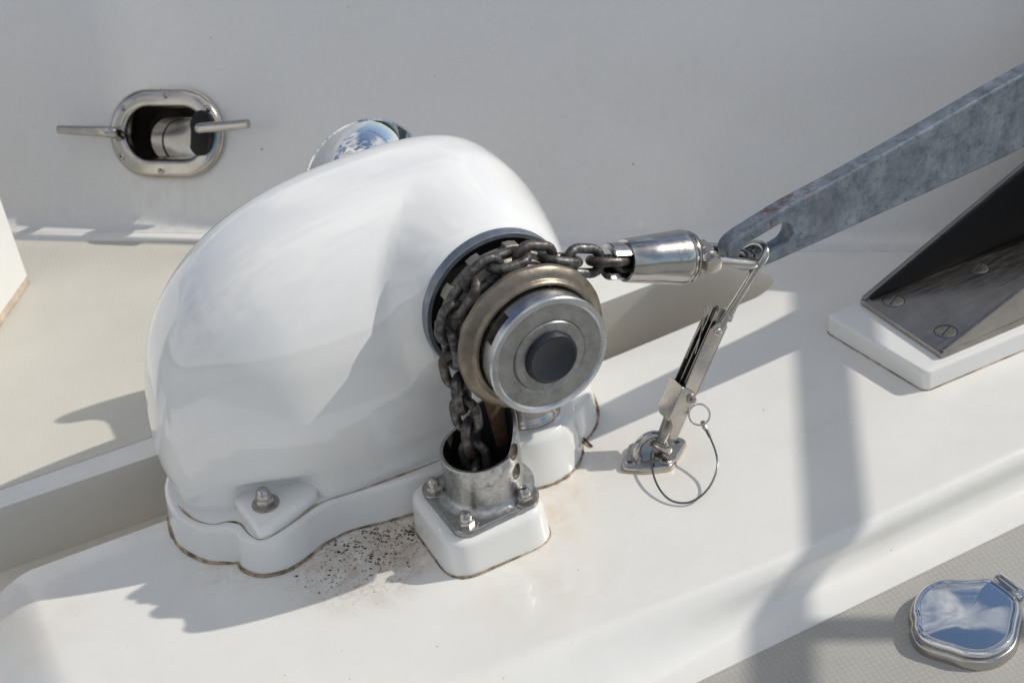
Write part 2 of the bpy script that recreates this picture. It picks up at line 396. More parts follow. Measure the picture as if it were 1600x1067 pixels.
# wooded shore all round the harbour (unseen itself; added to darken the horizon in the chrome)
bm = bmesh.new(); lo_, hi_, bk_ = [], [], []
for k in range(240):
    a = 2*PI*k/240; h = 22+9*math.sin(3*a+0.7)+6*math.sin(7*a+2)+5*random.random()
    lo_.append(bm.verts.new((480*math.cos(a), 480*math.sin(a), -2.5)))
    hi_.append(bm.verts.new((520*math.cos(a), 520*math.sin(a), h)))
    bk_.append(bm.verts.new((640*math.cos(a), 640*math.sin(a), -2.5)))
stitch(bm, lo_, hi_); stitch(bm, hi_, bk_)
M, nt, b = nodemat('wooded_shore'); nt.links.new(mix(nt, ramp(nt, noise(nt, 0.12, 8, 0.7), 0.35, 0.65), (0.03, 0.045, 0.022), (0.075, 0.09, 0.045)), b.inputs['Base Color']); b.inputs['Roughness'].default_value = 0.9; MAT['shore'] = M
obj('hills', bm, 'shore', kind='structure')

LOW = -0.047
def y_back(x): return lerp_table([(-0.9, 0.232), (-0.512, 0.214), (0.184, 0.184), (0.40, 0.189), (0.6, 0.192)], x)
def y_far(x): return lerp_table([(-0.9, 0.352), (-0.49, 0.335), (0.22, 0.291), (0.6, 0.288)], x)
X_TIP = 0.431
xs = [-0.95+0.02*i for i in range(25)]
xs = [x for x in xs if x < -0.62]+[-0.62+0.006*i for i in range(30)]+[-0.44+0.02*i for i in range(40)]
xs += [0.36+(X_TIP-0.36)*math.sin(k/14*PI/2) for k in range(15)]+[0.44+0.03*i for i in range(20)]
xs = sorted(set(round(x, 5) for x in xs if x < 0.36 or x >= 0.36))
def ends(x):
    yb, yf = y_back(x), y_far(x); r = 0.10
    if x > X_TIP-r:
        if x >= X_TIP: mid = yb+0.022; return mid, mid
        k = math.sqrt(max(0, 1-((x-(X_TIP-r))/r)**2)); mid = yb+0.022
        yb = mid-(mid-yb)*min(1, k*1.25); yf = mid+(yf-mid)*k
    return yb, yf
bm = bmesh.new(); rows = []; T_IDX = None
for x in xs:
    run = lerp_table([(-0.5, 0.15), (-0.3, 0.125), (0.0, 0.055), (0.2, 0.03), (0.4, 0.025), (1, 0.025)], x)
    yc = -0.2045; r = []
    left = ss(-0.585, -0.478, x)
    for y in (-2.2, -1.4, -0.9, -0.6, -0.45, -0.36, -0.30): r.append((x, y, LOW))
    gq = ss(0.28, -0.05, x)                                         # crisp step at the bow, easing to a gentle slope aft
    for k in range(21):                                             # cove at the foot, face overhung to keep it darker, rounded shoulder
        t = k/20; ys = yc-run/2+run*t; zs = LOW*(1-ss(0.03, 0.97, t))
        if t < 0.4:
            q = t/0.4*PI/2; ya = yc-0.012*(1-math.sin(q))-0.0005; za = LOW+0.018*(1-math.cos(q))
        elif t < 0.6:
            q = (t-0.4)/0.2; ya = yc-0.0005-0.003*q; za = LOW+0.018+0.015*q
        else:
            q = (t-0.6)/0.4*PI/2; ya = yc-0.0035+0.013*(1-math.cos(q)); za = LOW+0.033+0.014*math.sin(q)
        y = ya+(ys-ya)*gq; z = za+(zs-za)*gq
        z = LOW+(z-LOW)*left
        r.append((x, y, z))
    yb, yf = ends(x)
    y0 = r[-1][1]
    for k in range(1, 13):
        y = y0+(yb-0.004-y0)*k/12; r.append((x, y, LOW*(1-left)))
    zt = LOW*(1-left)
    deep = 0.11 if x < X_TIP else 0.0
    g = 1.0 if x < X_TIP else 0.0
    r.append((x, yb-0.001*g, zt-0.001*g)); r.append((x, yb, zt-0.004*g))
    r.append((x, yb, zt-deep)); n_floor = len(r)
    r.append((x, yf+0.032*g*min(1, (yf-yb)/0.1), -deep)); r.append((x, yf+0.0015*g, -0.006*g)); r.append((x, yf+0.001*g, -0.003*g)); r.append((x, yf+0.004*g, 0.0)); n_far = len(r)
    for k in range(1, 9): r.append((x, yf+0.004*g+(1.55-yf)*(k/8)**1.4, 0.0))
    rows.append([bm.verts.new(p) for p in r])
for A, B in zip(rows, rows[1:]):
    for i in range(len(A)-1):
        f = bm.faces.new((A[i], B[i], B[i+1], A[i+1]))
        if n_floor-1 <= i <= n_floor: f.material_index = 1
bmesh.ops.remove_doubles(bm, verts=bm.verts, dist=1e-5)
bmesh.ops.dissolve_degenerate(bm, edges=bm.edges, dist=1e-6)
deck = obj('foredeck', bm, ['gel_deck', 'gel_trough'], angle=50, kind='structure')

# nonskid panels moulded on the deck
p_up = rounded([(-0.95, 0.385), (-0.49, 0.364), (-0.31, 0.356), (-0.05, 0.347), (0.10, 0.342), (0.10, 0.52), (-0.11, 0.735), (-0.35, 0.925), (-0.60, 1.125), (-0.95, 1.38)], [0, 0, 0, 0, .03, .03, 0, 0, 0, 0])
obj('nonskid_panel', slab(p_up, -0.001, 0.0016, 0.001, 2), 'skid', deck, kind='structure', label='smooth beige upper nonskid panel')
p_lo = rounded([(-0.95, -0.2485), (1.0, -0.2485), (1.0, -2.1), (-0.95, -2.1)], 0.02)
obj('nonskid_panel', slab(p_lo, LOW-0.001, LOW+0.0014, 0.001, 2), 'skid_low', deck, kind='structure', label='beige crosshatched lower nonskid panel')

# ------------------------------------------------------------------ bulwark
WB = [(-1.30, 1.745), (-0.9, 1.42), (-0.333, 0.966), (-0.102, 0.780), (0.286, 0.437), (0.468, 0.283), (0.65, 0.145), (0.81, 0.04)]
base = catmull([(x, y, 0) for x, y in WB], 8, False)
def wall_frame(i):
    a = base[max(0, i-1)]; c = base[min(len(base)-1, i+1)]; w = (c-a).normalized(); nh = Vector((w.y, -w.x, 0)); return w, nh
lh = Vector((LIGHT.x, LIGHT.y, 0))
bm = bmesh.new(); rows = []
WALL_H = 0.50; COVE = 0.030
for i, p in enumerate(base):
    w, nh = wall_frame(i)
    phi = math.atan(max(0.2, lh.dot(nh))/math.sin(ce))-math.radians(0.2)   # the side flares outwards
    prof = []
    # cove tangent to the deck and to the flared side
    A = PI/2-phi
    tl = COVE*math.tan(A/2)
    for k in range(9):
        t = k/8*A
        prof.append((tl-COVE*math.sin(t), COVE*(1-math.cos(t))))     # (out from wall foot into deck, height)
    end = prof[-1]
    for k in range(1, 11):
        d = (WALL_H/math.cos(phi))*k/10; prof.append((end[0]-d*math.sin(phi), end[1]+d*math.cos(phi)))
    x0, z0 = prof[-1]
    prof += [(x0-0.004, z0+0.008), (x0-0.012, z0+0.012), (x0-0.07, z0+0.012), (x0-0.075, z0), (x0-0.03, z0-0.02), (tl-COVE-0.03, 0.03), (-0.04, -0.06), (0.02, -0.06)]
    rows.append([bm.verts.new((p.x+nh.x*o, p.y+nh.y*o, z+0.0006)) for o, z in prof])
for A, B in zip(rows, rows[1:]): stitch(bm, A, B, True)
bm.faces.new(rows[0]); bm.faces.new(rows[-1])
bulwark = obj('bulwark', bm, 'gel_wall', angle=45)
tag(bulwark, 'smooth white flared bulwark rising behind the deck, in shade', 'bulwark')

# frame on the flared side: W along it, UP up it, NR out of it
W = Vector((0.76, -0.65, 0)).normalized(); NH = Vector((W.y, -W.x, 0)); PH = math.radians(26.9)
NR = NH*math.cos(PH)+Vector((0, 0, 1))*math.sin(PH); UP = NR.cross(W)
if UP.z < 0: UP = -UP
O_W = Vector((-0.333, 0.966, 0))
def onwall(a, b, c=0.0): return O_W+W*a+UP*b+NR*c

# ------------------------------------------------------------------ hawse hole: opening cut through the bulwark, lined with steel
def stadium(a, b, n=14):
    """outline of a flattened oval, half width a, half height b"""
    r = b*1.0; s = a-r; out = []
    for k in range(n+1): t = -PI/2+PI*k/n; out.append((s+r*math.cos(t), r*math.sin(t)))
    for k in range(n+1): t = PI/2+PI*k/n; out.append((-s+r*math.cos(t), r*math.sin(t)))
    return out
HC = (0.2285, 0.1325)
def hw(x, y, z): p = onwall(HC[0]+x, HC[1]+y, z); return (p.x, p.y, p.z)
cb = slab(stadium(0.070, 0.041), -0.30, 0.05, 0.001, 1, place=hw)
cut = obj('cutter', cb, 'gel_wall', smooth=False)
mod = bulwark.modifiers.new('opening', 'BOOLEAN'); mod.operation = 'DIFFERENCE'; mod.solver = 'EXACT'; mod.object = cut
bpy.context.view_layer.update()
dg = bpy.context.evaluated_depsgraph_get()
nm = bpy.data.meshes.new_from_object(bulwark.evaluated_get(dg)); bulwark.modifiers.clear(); bulwark.data = nm; nm.name = 'bulwark'
nm.set_sharp_from_angle(angle=math.radians(45))
bpy.data.objects.remove(cut, do_unlink=True)

hp = onwall(HC[0], HC[1], 0)
hawse = root('hawse_fairlead', 'oval stainless hawse fairlead with two horns set in the white bulwark', 'fairlead', hp)
# face ring: oval section swept round
prof = [(0.0, -0.001), (0.0, 0.0022), (0.0012, 0.0038), (0.006, 0.0052), (0.016, 0.0072), (0.0195, 0.0066), (0.0225, 0.0035), (0.0242, -0.002), (0.0255, -0.02), (0.027, -0.075)]
bm = bmesh.new(); rings = []
for d, z in prof: rings.append([bm.verts.new(hw(x, y, z)) for x, y in inset(stadium(0.0845, 0.0595, 18), d)])
for A, B in zip(rings, rings[1:]): stitch(bm, A, B)
obj('face_ring', bm, 'steel', hawse)
o_ = inset(stadium(0.0845, 0.0595, 18), -0.0008)
obj('sealant_bead', tube([hw(x, y, 0.0006) for x, y in o_], [0.0009+0.0006*random.random() for _ in o_], 6, closed=True), 'sealant_pale', hawse)
# throat: steel spout leaning outboard beyond the dark gap of the ring
bm = bmesh.new(); rings = []
for k in range(7):
    z = -0.03-0.15*k/6; o = inset(stadium(0.0555, 0.031, 18), 0.0)
    rings.append([bm.verts.new(hw(x+0.016+0.010*k/6, y-0.009-0.012*k/6, z)) for x, y in o])
for A, B in zip(rings, rings[1:]): stitch(bm, A, B)
obj('throat', bm, 'steel', hawse)
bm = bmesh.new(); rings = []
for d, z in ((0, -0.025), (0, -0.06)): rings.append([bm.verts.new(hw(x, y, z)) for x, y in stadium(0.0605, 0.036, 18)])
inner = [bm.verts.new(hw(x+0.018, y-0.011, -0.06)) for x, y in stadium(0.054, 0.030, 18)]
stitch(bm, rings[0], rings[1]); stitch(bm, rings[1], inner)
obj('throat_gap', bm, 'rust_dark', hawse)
# crosshead screws, one mesh shared
def screw_mesh(r, slot='cross'):
    """countersunk head, nearly flush"""
    h = 0.0007
    bm = lathe([(0, h), (r*0.6, h*0.95), (r*0.9, h*0.6), (r, 0.0), (r*1.03, -0.001)], (0, 0, 0), (0, 0, 1), 24, ref=(0, 1, 0), cap1=False)
    if slot == 'cross':
        for a in (0, PI/2): box((0, 0, h*0.8+0.0001*a), (r*1.2, r*0.28, 0.0005), Matrix.Rotation(a, 3, 'Z'), bm=bm, mi=1)
    else: box((0, 0, h*0.75), (r*1.75, r*0.14, 0.0006), bm=bm, mi=1)
    lathe([(r*1.02, 0.0001), (r*1.12, 0.0001)], (0, 0, 0), (0, 0, 1), 24, bm=bm, cap0=False, cap1=False, mi=1)
    return bm
HR = Matrix((W, UP, NR)).transposed().to_4x4()
scr = [(.233, .182), (.168, .165), (.295, .166), (.161, .100), (.222, .082), (.290, .105)]
s0 = None
for k, (a, c) in enumerate(scr):
    M4 = Matrix.Translation(onwall(a, c, 0.0058)-hp) @ HR @ Matrix.Rotation(random.uniform(0, 1.5), 4, 'Z')
    if s0 is None:
        s0 = obj('screw', screw_mesh(0.0046), ['steel', 'black'], None); s0.parent = hawse; s0.matrix_local = M4
    else: share('screw', s0, hawse, M4)
P = lambda a, c, o: onwall(a, c, o)
bm = tube(catmull([P(.160, .128, .004), P(.160, .132, .014), P(.155, .134, .024), P(.140, .1350, .028), P(.110, .1360, .029), P(.079, .1370, .030)], 6, False), [0.0080]*14+[0.0080-0.0022*k/16 for k in range(17)], 14)
obj('horn', bm, 'steel', hawse)
bm = tube(catmull([P(.292, .138, .008), P(.292, .139, .022), P(.297, .1400, .033), P(.312, .1415, .036), P(.340, .1435, .037), P(.3705, .1465, .038)], 6, False), [0.0080]*14+[0.0076-0.0014*k/16 for k in range(17)], 14)
obj('horn', bm, 'steel', hawse)
bm = tube(catmull([P(.281, .110, .006), P(.288, .118, .016), P(.292, .132, .022), P(.292, .146, .020), P(.294, .157, .008)], 6, False), [0.008, .010, .011, .012]+[0.0135]*12+[0.0145]*5+[0.0145, .013, .010, .007], 16)
obj('rubber_sleeve', bm, 'black', hawse)

# ------------------------------------------------------------------ white locker at the left edge
c0 = Vector((-0.359, 0.799)); u = Vector((-0.553, -0.833)); v = Vector((-0.833, 0.553))
fp = [c0, c0+v*0.35, c0+v*0.35+u*0.42, c0+u*0.42]
lk = root('deck_locker', 'bright white sunlit locker standing at the left edge of the deck', 'locker', (c0.x, c0.y, 0))
obj('body', slab(rounded([(p.x, p.y) for p in fp], 0.006), 0.012, 0.36, 0.01, 4), 'locker', lk)
obj('foot_seal', slab(rounded([(p.x, p.y) for p in fp], 0.014), 0.0, 0.014, 0.012, 4, bot_out=0.018), 'sealant_pale', lk)

# ------------------------------------------------------------------ windlass
GC = Vector((0.0, 0.0, 0.226))                                     # centre of the chain wheel
wl_ = root('windlass', 'big white domed anchor windlass with a dark chain round its wheel', 'windlass', (-0.1, 0.175, 0))
front = [(-0.3365, 0.168), (-0.332, 0.145), (-0.318, 0.118), (-0.300, 0.1035), (-0.2915, 0.097), (-0.2895, 0.084), (-0.278, 0.067), (-0.256, 0.0600), (-0.232, 0.066), (-0.210, 0.0755), (-0.180, 0.0790), (-0.145, 0.0715), (-0.111, 0.0655), (-0.06, 0.060), (0.0, 0.056), (0.06, 0.060), (0.105, 0.080), (0.128, 0.120), (0.133, 0.165)]
back_ = [(x, 0.35-y) for x, y in reversed(front) if x < 0.13 and y < 0.166]
outl = [(p.x, p.y) for p in catmull([(x, y, 0) for x, y in front+back_], 5)]
obj('base_flange', slab(inset(outl, 0.001), 0.0, 0.0425, 0.006, 5, bot_out=0.004), 'gel_base', wl_)
sb = tube([(x, y, 0.0006) for x, y in inset(outl, -0.0032)], [0.0009+0.0016*abs(math.sin(0.13*i_+math.sin(0.07*i_)))+0.0006*random.random() for i_ in range(len(outl))], 6, closed=True)
obj('sealant_bead', sb, 'sealant', wl_)
# cover: an egg-shaped hood, longer to the left, with a boss round the shaft
XT, YC, Z0c, HH, LEAN = -0.0468, 0.178, 0.040, 0.2921, 0.0352
def hood(al, ph):
    c, s = math.cos(al), math.sin(al)
    wl_f = ss(-0.6, 0.6, -c)                                         # 1 towards the left end
    aL = 0.283; aR = 0.180
    a = aR+(aL-aR)*ss(-0.15, 0.15, -c)
    n = 2.754+(2.998-2.754)*wl_f+0.85*abs(s)**3
    b = 0.1015
    m = 2.75
    rr = (abs(c)**m+abs(s)**m)**(-1/m)
    k = math.cos(ph)**(2/n) if ph < PI/2-1e-6 else 0.0
    h = math.sin(ph)**(2/n) if ph > 0 else 0.0
    x = XT+a*c*rr*k+LEAN*h*(1-k); y = YC+b*s*rr*k; z = Z0c+HH*h
    # narrower towards the left heel of the base
    y = YC+(y-YC)*(1-0.26*ss(-0.19, -0.335, x)*(1-0.45*h))
    # the sides belly out a little above the foot, which is drawn in
    y = YC+(y-YC)*(1+0.21*ss(0.05, 0.16, z)*(1-ss(0.20, 0.33, z)))
    foot = 1-ss(0.040, 0.095, z)
    y = YC+(y-YC)*(1-0.045*foot); x += 0.009*foot*ss(-0.20, -0.31, x)
    if y < YC:
        d = math.hypot(x-GC.x, z-GC.z)
        wgt = 1-ss(0.072, 0.108, d)
        if y < 0.172: y = y+(0.045-y)*wgt*(1-ss(0.12, 0.172, y))
        # pocket over the bolted ear
        q = (1-ss(0.024, 0.050, abs(x+0.238)))*(1-ss(0.058, 0.086, z))
        y = max(y, y+(0.128+0.45*(-0.262-x)*0.6-y)*q)
    return Vector((x, y, z))
bm = bmesh.new(); NA, NPH = 220, 90; rings = []
for j in range(NPH):
    ph = (j/NPH)**1.15*PI/2
    rings.append([bm.verts.new(hood(2*PI*i/NA, ph)) for i in range(NA)])
top = bm.verts.new((XT+LEAN, YC, Z0c+HH))
for A, B in zip(rings, rings[1:]): stitch(bm, A, B)
for i in range(NA): bm.faces.new((rings[-1][i], rings[-1][(i+1) % NA], top))
ear = rounded([(-0.279, 0.150), (-0.2725, 0.066), (-0.258, 0.0665), (-0.196, 0.0885), (-0.196, 0.150)], [0.01, 0.012, 0.01, 0.03, 0.01])
slab(ear, 0.039, 0.0545, 0.006, 5, bm=bm)
slab(rounded([(x, 0.356-y) for x, y in ((-0.281, 0.135), (-0.2725, 0.066), (-0.258, 0.0665), (-0.19, 0.094), (-0.19, 0.14))], 0.01), 0.039, 0.0545, 0.006, 5, bm=bm)
cover = obj('cover', bm, 'gel', wl_, angle=60)
# thin dirty joint under the cover
joint = [(-0.327, 0.165), (-0.319, 0.135), (-0.305, 0.116), (-0.291, 0.111), (-0.281, 0.1005), (-0.2785, 0.082), (-0.272, 0.0665), (-0.257, 0.0655), (-0.232, 0.0733), (-0.208, 0.0825), (-0.19, 0.0835), (-0.16, 0.0795), (-0.10, 0.0762), (-0.05, 0.0758), (0, 0.0765)]
jp = catmull([(x, y, 0.0431) for x, y in joint], 5, False)
obj('joint_dirt', tube(jp, [0.0004+0.0008*max(0, math.sin(0.35*i_+1.3*math.sin(0.11*i_))) for i_ in range(len(jp))], 6), 'sealant', wl_)

def hex_bolt(name, pos, parent, r=0.0085, acorn=True, mat='steel', shift=0.0):
    p = Vector(pos)
    bm = bmesh.new()
    hexo = [(p.x+r*math.cos(PI/3*k+shift), p.y+r*math.sin(PI/3*k+shift)) for k in range(6)]
    slab(hexo, p.z+0.0018, p.z+r*1.0, r*0.12, 2, bm=bm)
    if acorn: lathe([(r*0.80, r*0.98), (r*0.80, r*1.3), (r*0.72, r*1.7), (r*0.5, r*2.02), (r*0.24, r*2.14), (0, r*2.17)], p, (0, 0, 1), 24, bm=bm, cap0=False)
    n = obj(name, bm, mat, parent, angle=30)
    wsh = lathe([(r*0.5, 0.0), (r*1.45, 0.0), (r*1.5, 0.0006), (r*1.46, 0.0016), (r*0.5, 0.0018)], p, (0, 0, 1), 28, cap0=False, cap1=False)
    obj('washer', wsh, mat, n)
    return n
hex_bolt('cover_nut', (-0.2515, 0.100, 0.0547), wl_, 0.0095, shift=0.4)

# chain wheel: lathe about -Y through GC; profile (radius, distance towards the viewer)
AX = (0, -1, 0)
obj('backing_ring', lathe([(0.050, -0.06), (0.0752, -0.06), (0.0752, -0.0365), (0.0744, -0.0350), (0.0702, -0.0350), (0.0692, -0.0375)], GC, AX, 96, cap0=False, cap1=False), 'ring_blue', wl_)
obj('dark_recess', lathe([(0.0694, -0.0366), (0.0694, -0.0415), (0.03, -0.0415)], GC, AX, 72, cap0=False, cap1=False), 'black', wl_)
# inner flange with square teeth
bm = bmesh.new(); NT = 11; prof_o = []
for k in range(NT):
    a0 = 2*PI*k/NT+0.20
    for da, r in ((-0.20, 0.0640), (-0.110, 0.0642), (-0.095, 0.0692), (0.0, 0.0696), (0.095, 0.0692), (0.110, 0.0642), (0.20, 0.0640)):
        prof_o.append((a0+da, r))
def ringpts(y, dr): return [bm.verts.new((GC.x+(r-dr)*math.cos(a), y, GC.z+(r-dr)*math.sin(a))) for a, r in prof_o]
r1, r2, r3 = ringpts(0.030, 0.0), ringpts(0.0205, 0.0), ringpts(0.0195, 0.001)
r4 = [bm.verts.new((GC.x+0.0570*math.cos(a), 0.0190, GC.z+0.0570*math.sin(a))) for a, r in prof_o]
r5 = [bm.verts.new((GC.x+0.046*math.cos(a), 0.008, GC.z+0.046*math.sin(a))) for a, r in prof_o]
for A, B in ((r1, r2), (r2, r3), (r3, r4), (r4, r5)): stitch(bm, A, B)
gy = obj('chain_wheel', bm, 'bronze_grey', wl_, angle=30)
# pocketed hub between the flanges
bm = bmesh.new(); rows = []; NH_ = 112
for t, rb in ((-0.0085, 0.050), (-0.0045, 0.0495), (0.0, 0.046), (0.0045, 0.0495), (0.010, 0.053), (0.018, 0.060), (0.026, 0.066)):
    row = []
    for i in range(NH_):
        a = 2*PI*i/NH_; w = 0.5+0.5*math.cos(a*7); r = rb+0.006*w*ss(0.0, 0.012, abs(t))
        row.append(bm.verts.new((GC.x+r*math.cos(a), -t, GC.z+r*math.sin(a))))
    rows.append(row)
for A, B in zip(rows, rows[1:]): stitch(bm, A, B)
obj('pocket_hub', bm, 'bronze_grey', gy, angle=50)
# front flange with scalloped rear edge
bm = lathe([(0.062, 0.0255), (0.0715, 0.0275), (0.0732, 0.0290), (0.0735, 0.0325), (0.0725, 0.0345), (0.0665, 0.0385), (0.0640, 0.0392), (0.0632, 0.0400), (0.0625, 0.0425), (0.0612, 0.0437), (0.0592, 0.0437), (0.0582, 0.0425), (0.0578, 0.0390), (0.0560, 0.0380)], GC, AX, 128, cap0=False, cap1=False)
for v_ in bm.verts:                                                  # slightly uneven rim, as cast
    d = Vector((v_.co.x-GC.x, 0, v_.co.z-GC.z)); r = d.length
    if r > 0.07:
        a = math.atan2(d.z, d.x); k = 1+0.010*max(0, math.cos(7*a+0.6))**3-0.004*math.cos(13*a)*0.5
        v_.co.x = GC.x+d.x*k; v_.co.z = GC.z+d.z*k
obj('front_flange', bm, 'bronze', gy)
# clutch drum with a slot in its rim
segs = []; a_s, a_e = math.radians(122), math.radians(152)
ang = [2*PI*k/120 for k in range(120)]
ang = [a for a in ang if not (abs(a-a_s) < 0.02 or abs(a-a_e) < 0.02)]+[a_s-0.004, a_s+0.004, a_e-0.004, a_e+0.004]; ang.sort()
prof_d = [(0.0530, 0.036), (0.0558, 0.0420), (0.0566, 0.0450), (0.0570, 0.0475), (0.0570, 0.0485), (0.0570, 0.0570), (0.0570, 0.0580), (0.0570, 0.0615), (0.0592, 0.0645), (0.0593, 0.0672), (0.0582, 0.0690), (0.0540, 0.0698), (0.0522, 0.0684), (0.0372, 0.0680), (0.0356, 0.0671), (0.0345, 0.0690), (0.0255, 0.0692)]
bm = bmesh.new(); rows = []
for j, (r, t) in enumerate(prof_d):
    row = []
    for a in ang:
        rr = r
        if 5 <= j <= 5 and False: rr = r
        if j in (4, 5) and a_s < a < a_e: rr = r-0.007
        row.append(bm.verts.new((GC.x+rr*math.cos(a), -t, GC.z+rr*math.sin(a))))
    rows.append(row)
for j, (A, B) in enumerate(zip(rows, rows[1:])):
    for f in stitch(bm, A, B):
        cen = f.calc_center_median(); a = math.atan2(cen.z-GC.z, cen.x-GC.x)
        if 12 <= j: f.material_index = 1
        if 3 <= j <= 5 and a_s-0.004 < a < a_e+0.004 and math.hypot(cen.x-GC.x, cen.z-GC.z) < 0.0562: f.material_index = 2
obj('clutch_drum', bm, ['drum', 'drum_face', 'slot_dark'], wl_, angle=25)
obj('shaft_cap', lathe([(0.0250, 0.060), (0.0250, 0.0735), (0.0238, 0.0752), (0.0222, 0.0755), (0.0213, 0.0748), (0, 0.0746)], GC, AX, 64, cap0=False), 'cap_blue', wl_)
# far warping drum
obj('warping_drum', lathe([(0.038, 0.27), (0.0375, 0.312), (0.0395, 0.322), (0.0450, 0.3305), (0.0540, 0.3375), (0.0640, 0.3420), (0.0700, 0.3436), (0.0715, 0.3458), (0.0712, 0.3475), (0.066, 0.3490), (0.03, 0.352), (0, 0.353)], GC+Vector((-0.010, 0, 0.004)), (0, 1, 0), 96, cap0=False), 'chrome', wl_)

# ------------------------------------------------------------------ chain pipe in front
def rr_outline(cx, cy, hx, hy, r, rot=0.0, n=8):
    o = rounded([(-hx, -hy), (hx, -hy), (hx, hy), (-hx, hy)], r, n)
    return [(cx+x*math.cos(rot)-y*math.sin(rot), cy+x*math.sin(rot)+y*math.cos(rot)) for x, y in o]
cp = root('chain_pipe', 'worn metal chain pipe swallowing the chain, bolted on a rounded white block', 'chain pipe', (-0.064, 0.002, 0))
po = rr_outline(-0.066, 0.003, 0.058, 0.058, 0.030)
po = [(x+0.012*(y-0.003)/0.058*0.0, y) for x, y in po]
obj('block', slab(inset(po, 0.003), 0.0, 0.042, 0.009, 6, bot_out=0.003), 'gel_base', cp)
obj('sealant_bead', tube([(x, y, 0.0005) for x, y in po], [(0.0011+0.0014*random.random()) if x < -0.085 else 0.0005+0.0009*random.random() for x, y in po], 6, closed=True), 'sealant', cp)
fl = rounded([(-0.110, 0.048), (-0.108, -0.040), (-0.096, -0.048), (-0.022, -0.044), (-0.012, -0.030), (-0.014, 0.048)], [0.016, 0.012, 0.012, 0.014, 0.014, 0.014], 6)
obj('flange_plate', slab(fl, 0.042, 0.0485, 0.0025, 3), 'plate_metal', cp)
TC = Vector((-0.0535, 0.005)); TR = 0.0395
bm = bmesh.new(); rings = []; NS = 72
def rim(a):                                                         # the mouth is cut on a slant, higher to the right
    x = math.cos(a-0.25)
    return 0.101+0.027*ss(0.05, 1.0, x)+0.004*x
for f, r in ((0.0, TR+0.009), (0.02, TR+0.0045), (0.07, TR+0.0015), (0.16, TR), (0.4, TR-0.0002), (0.7, TR), (0.97, TR+0.0006), (1.0, TR-0.0006), (0.995, TR-0.0035), (0.8, TR-0.005), (0.3, TR-0.005), (0.05, TR-0.005)):
    rings.append([bm.verts.new((TC.x+r*math.cos(2*PI*k/NS), TC.y+r*math.sin(2*PI*k/NS), 0.0485+(rim(2*PI*k/NS)-0.0485)*f)) for k in range(NS)])
for j, (A, B) in enumerate(zip(rings, rings[1:])): stitch(bm, A, B, True, 1 if j >= 8 else 0)
f = bm.faces.new(rings[-1]); f.material_index = 1; bm.faces.new(rings[0])
tb = obj('tube', bm, ['tube_metal', 'black', 'pit'], cp, angle=50)
# two rusted pits in its right side, cut into the casting
cb = bmesh.new()
for zc in (0.1035, 0.0795):
    a = -0.98; d = Vector((math.cos(a), math.sin(a), 0)); t = Vector((-d.y, d.x, 0)); c = Vector((TC.x, TC.y, zc))
    rr_ = []
    for q, k_ in ((TR-0.0032, 0.75), (TR-0.0010, 0.95), (TR+0.006, 1.1)):
        rr_.append([cb.verts.new(c+d*q+t*0.0078*k_*math.cos(2*PI*k/24)+Vector((0, 0, 1))*0.0092*k_*math.sin(2*PI*k/24)-d*0) for k in range(24)])
    for A, B in zip(rr_, rr_[1:]): stitch(cb, A, B, True, 2)
    for e in (rr_[0], rr_[-1]): f = cb.faces.new(e); f.material_index = 2
cut = obj('cutter', cb, ['tube_metal', 'black', 'pit'], cp, smooth=False)
mod = tb.modifiers.new('pits', 'BOOLEAN'); mod.operation = 'DIFFERENCE'; mod.solver = 'EXACT'; mod.object = cut
bpy.context.view_layer.update()
nm = bpy.data.meshes.new_from_object(tb.evaluated_get(bpy.context.evaluated_depsgraph_get())); tb.modifiers.clear(); tb.data = nm; nm.name = 'tube'
nm.set_sharp_from_angle(angle=math.radians(40))
bpy.data.objects.remove(cut, do_unlink=True)
hex_bolt('cap_nut', (-0.0995, 0.028, 0.0485), cp, 0.0078, shift=0.2)
hex_bolt('cap_nut', (-0.0945, -0.0365, 0.0485), cp, 0.0080, shift=0.5)
hex_bolt('cap_nut', (-0.0305, -0.0365, 0.0485), cp, 0.0080, shift=0.1)
# stripper plate rising out of the pipe to the wheel
bm = box((-0.026, 0.014, 0.125), (0.020, 0.004, 0.085), Matrix.Rotation(-0.10, 3, 'Y'), 0.001)
obj('chain_stripper', bm, 'rusty', cp)

# ------------------------------------------------------------------ second pad behind, with a polished foot
dp = root('deck_pipe', 'polished round metal foot on a rounded white pad behind the chain pipe', 'deck pipe', (0.035, 0.08, 0))
po2 = [(p.x, p.y) for p in catmull([(x, y, 0) for x, y in ((-0.018, 0.060), (-0.004, 0.034), (0.022, 0.0235), (0.050, 0.0285), (0.073, 0.047), (0.084, 0.072), (0.085, 0.105), (0.06, 0.135), (0.0, 0.135))], 6)]
obj('pad', slab(inset(po2, 0.002), 0.0, 0.062, 0.011, 6, bot_out=0.003), 'gel_base', dp)
obj('sealant_bead', tube([(x, y, 0.0006) for x, y in inset(po2, -0.001)], [0.0012+0.0014*random.random() for _ in po2], 6, closed=True), 'sealant', dp)
obj('polished_foot', lathe([(0.0345, 0.0), (0.0345, 0.004), (0.0325, 0.007), (0.0305, 0.010), (0.030, 0.035), (0.027, 0.050), (0.02, 0.056), (0, 0.057)], (0.031, 0.075, 0.0622), (0, 0, 1), 56, cap0=False), 'steel', dp)

tw = tube(catmull([(0.0855, 0.0735, 0.010), (0.0868, 0.069, 0.0055), (0.0885, 0.0605, 0.0022), (0.0895, 0.052, 0.0014)], 5, False), 0.0012, 7)
tw = obj('twig', tw, 'twig'); tag(tw, 'short brown twig lying by the rounded white pad', 'twig')

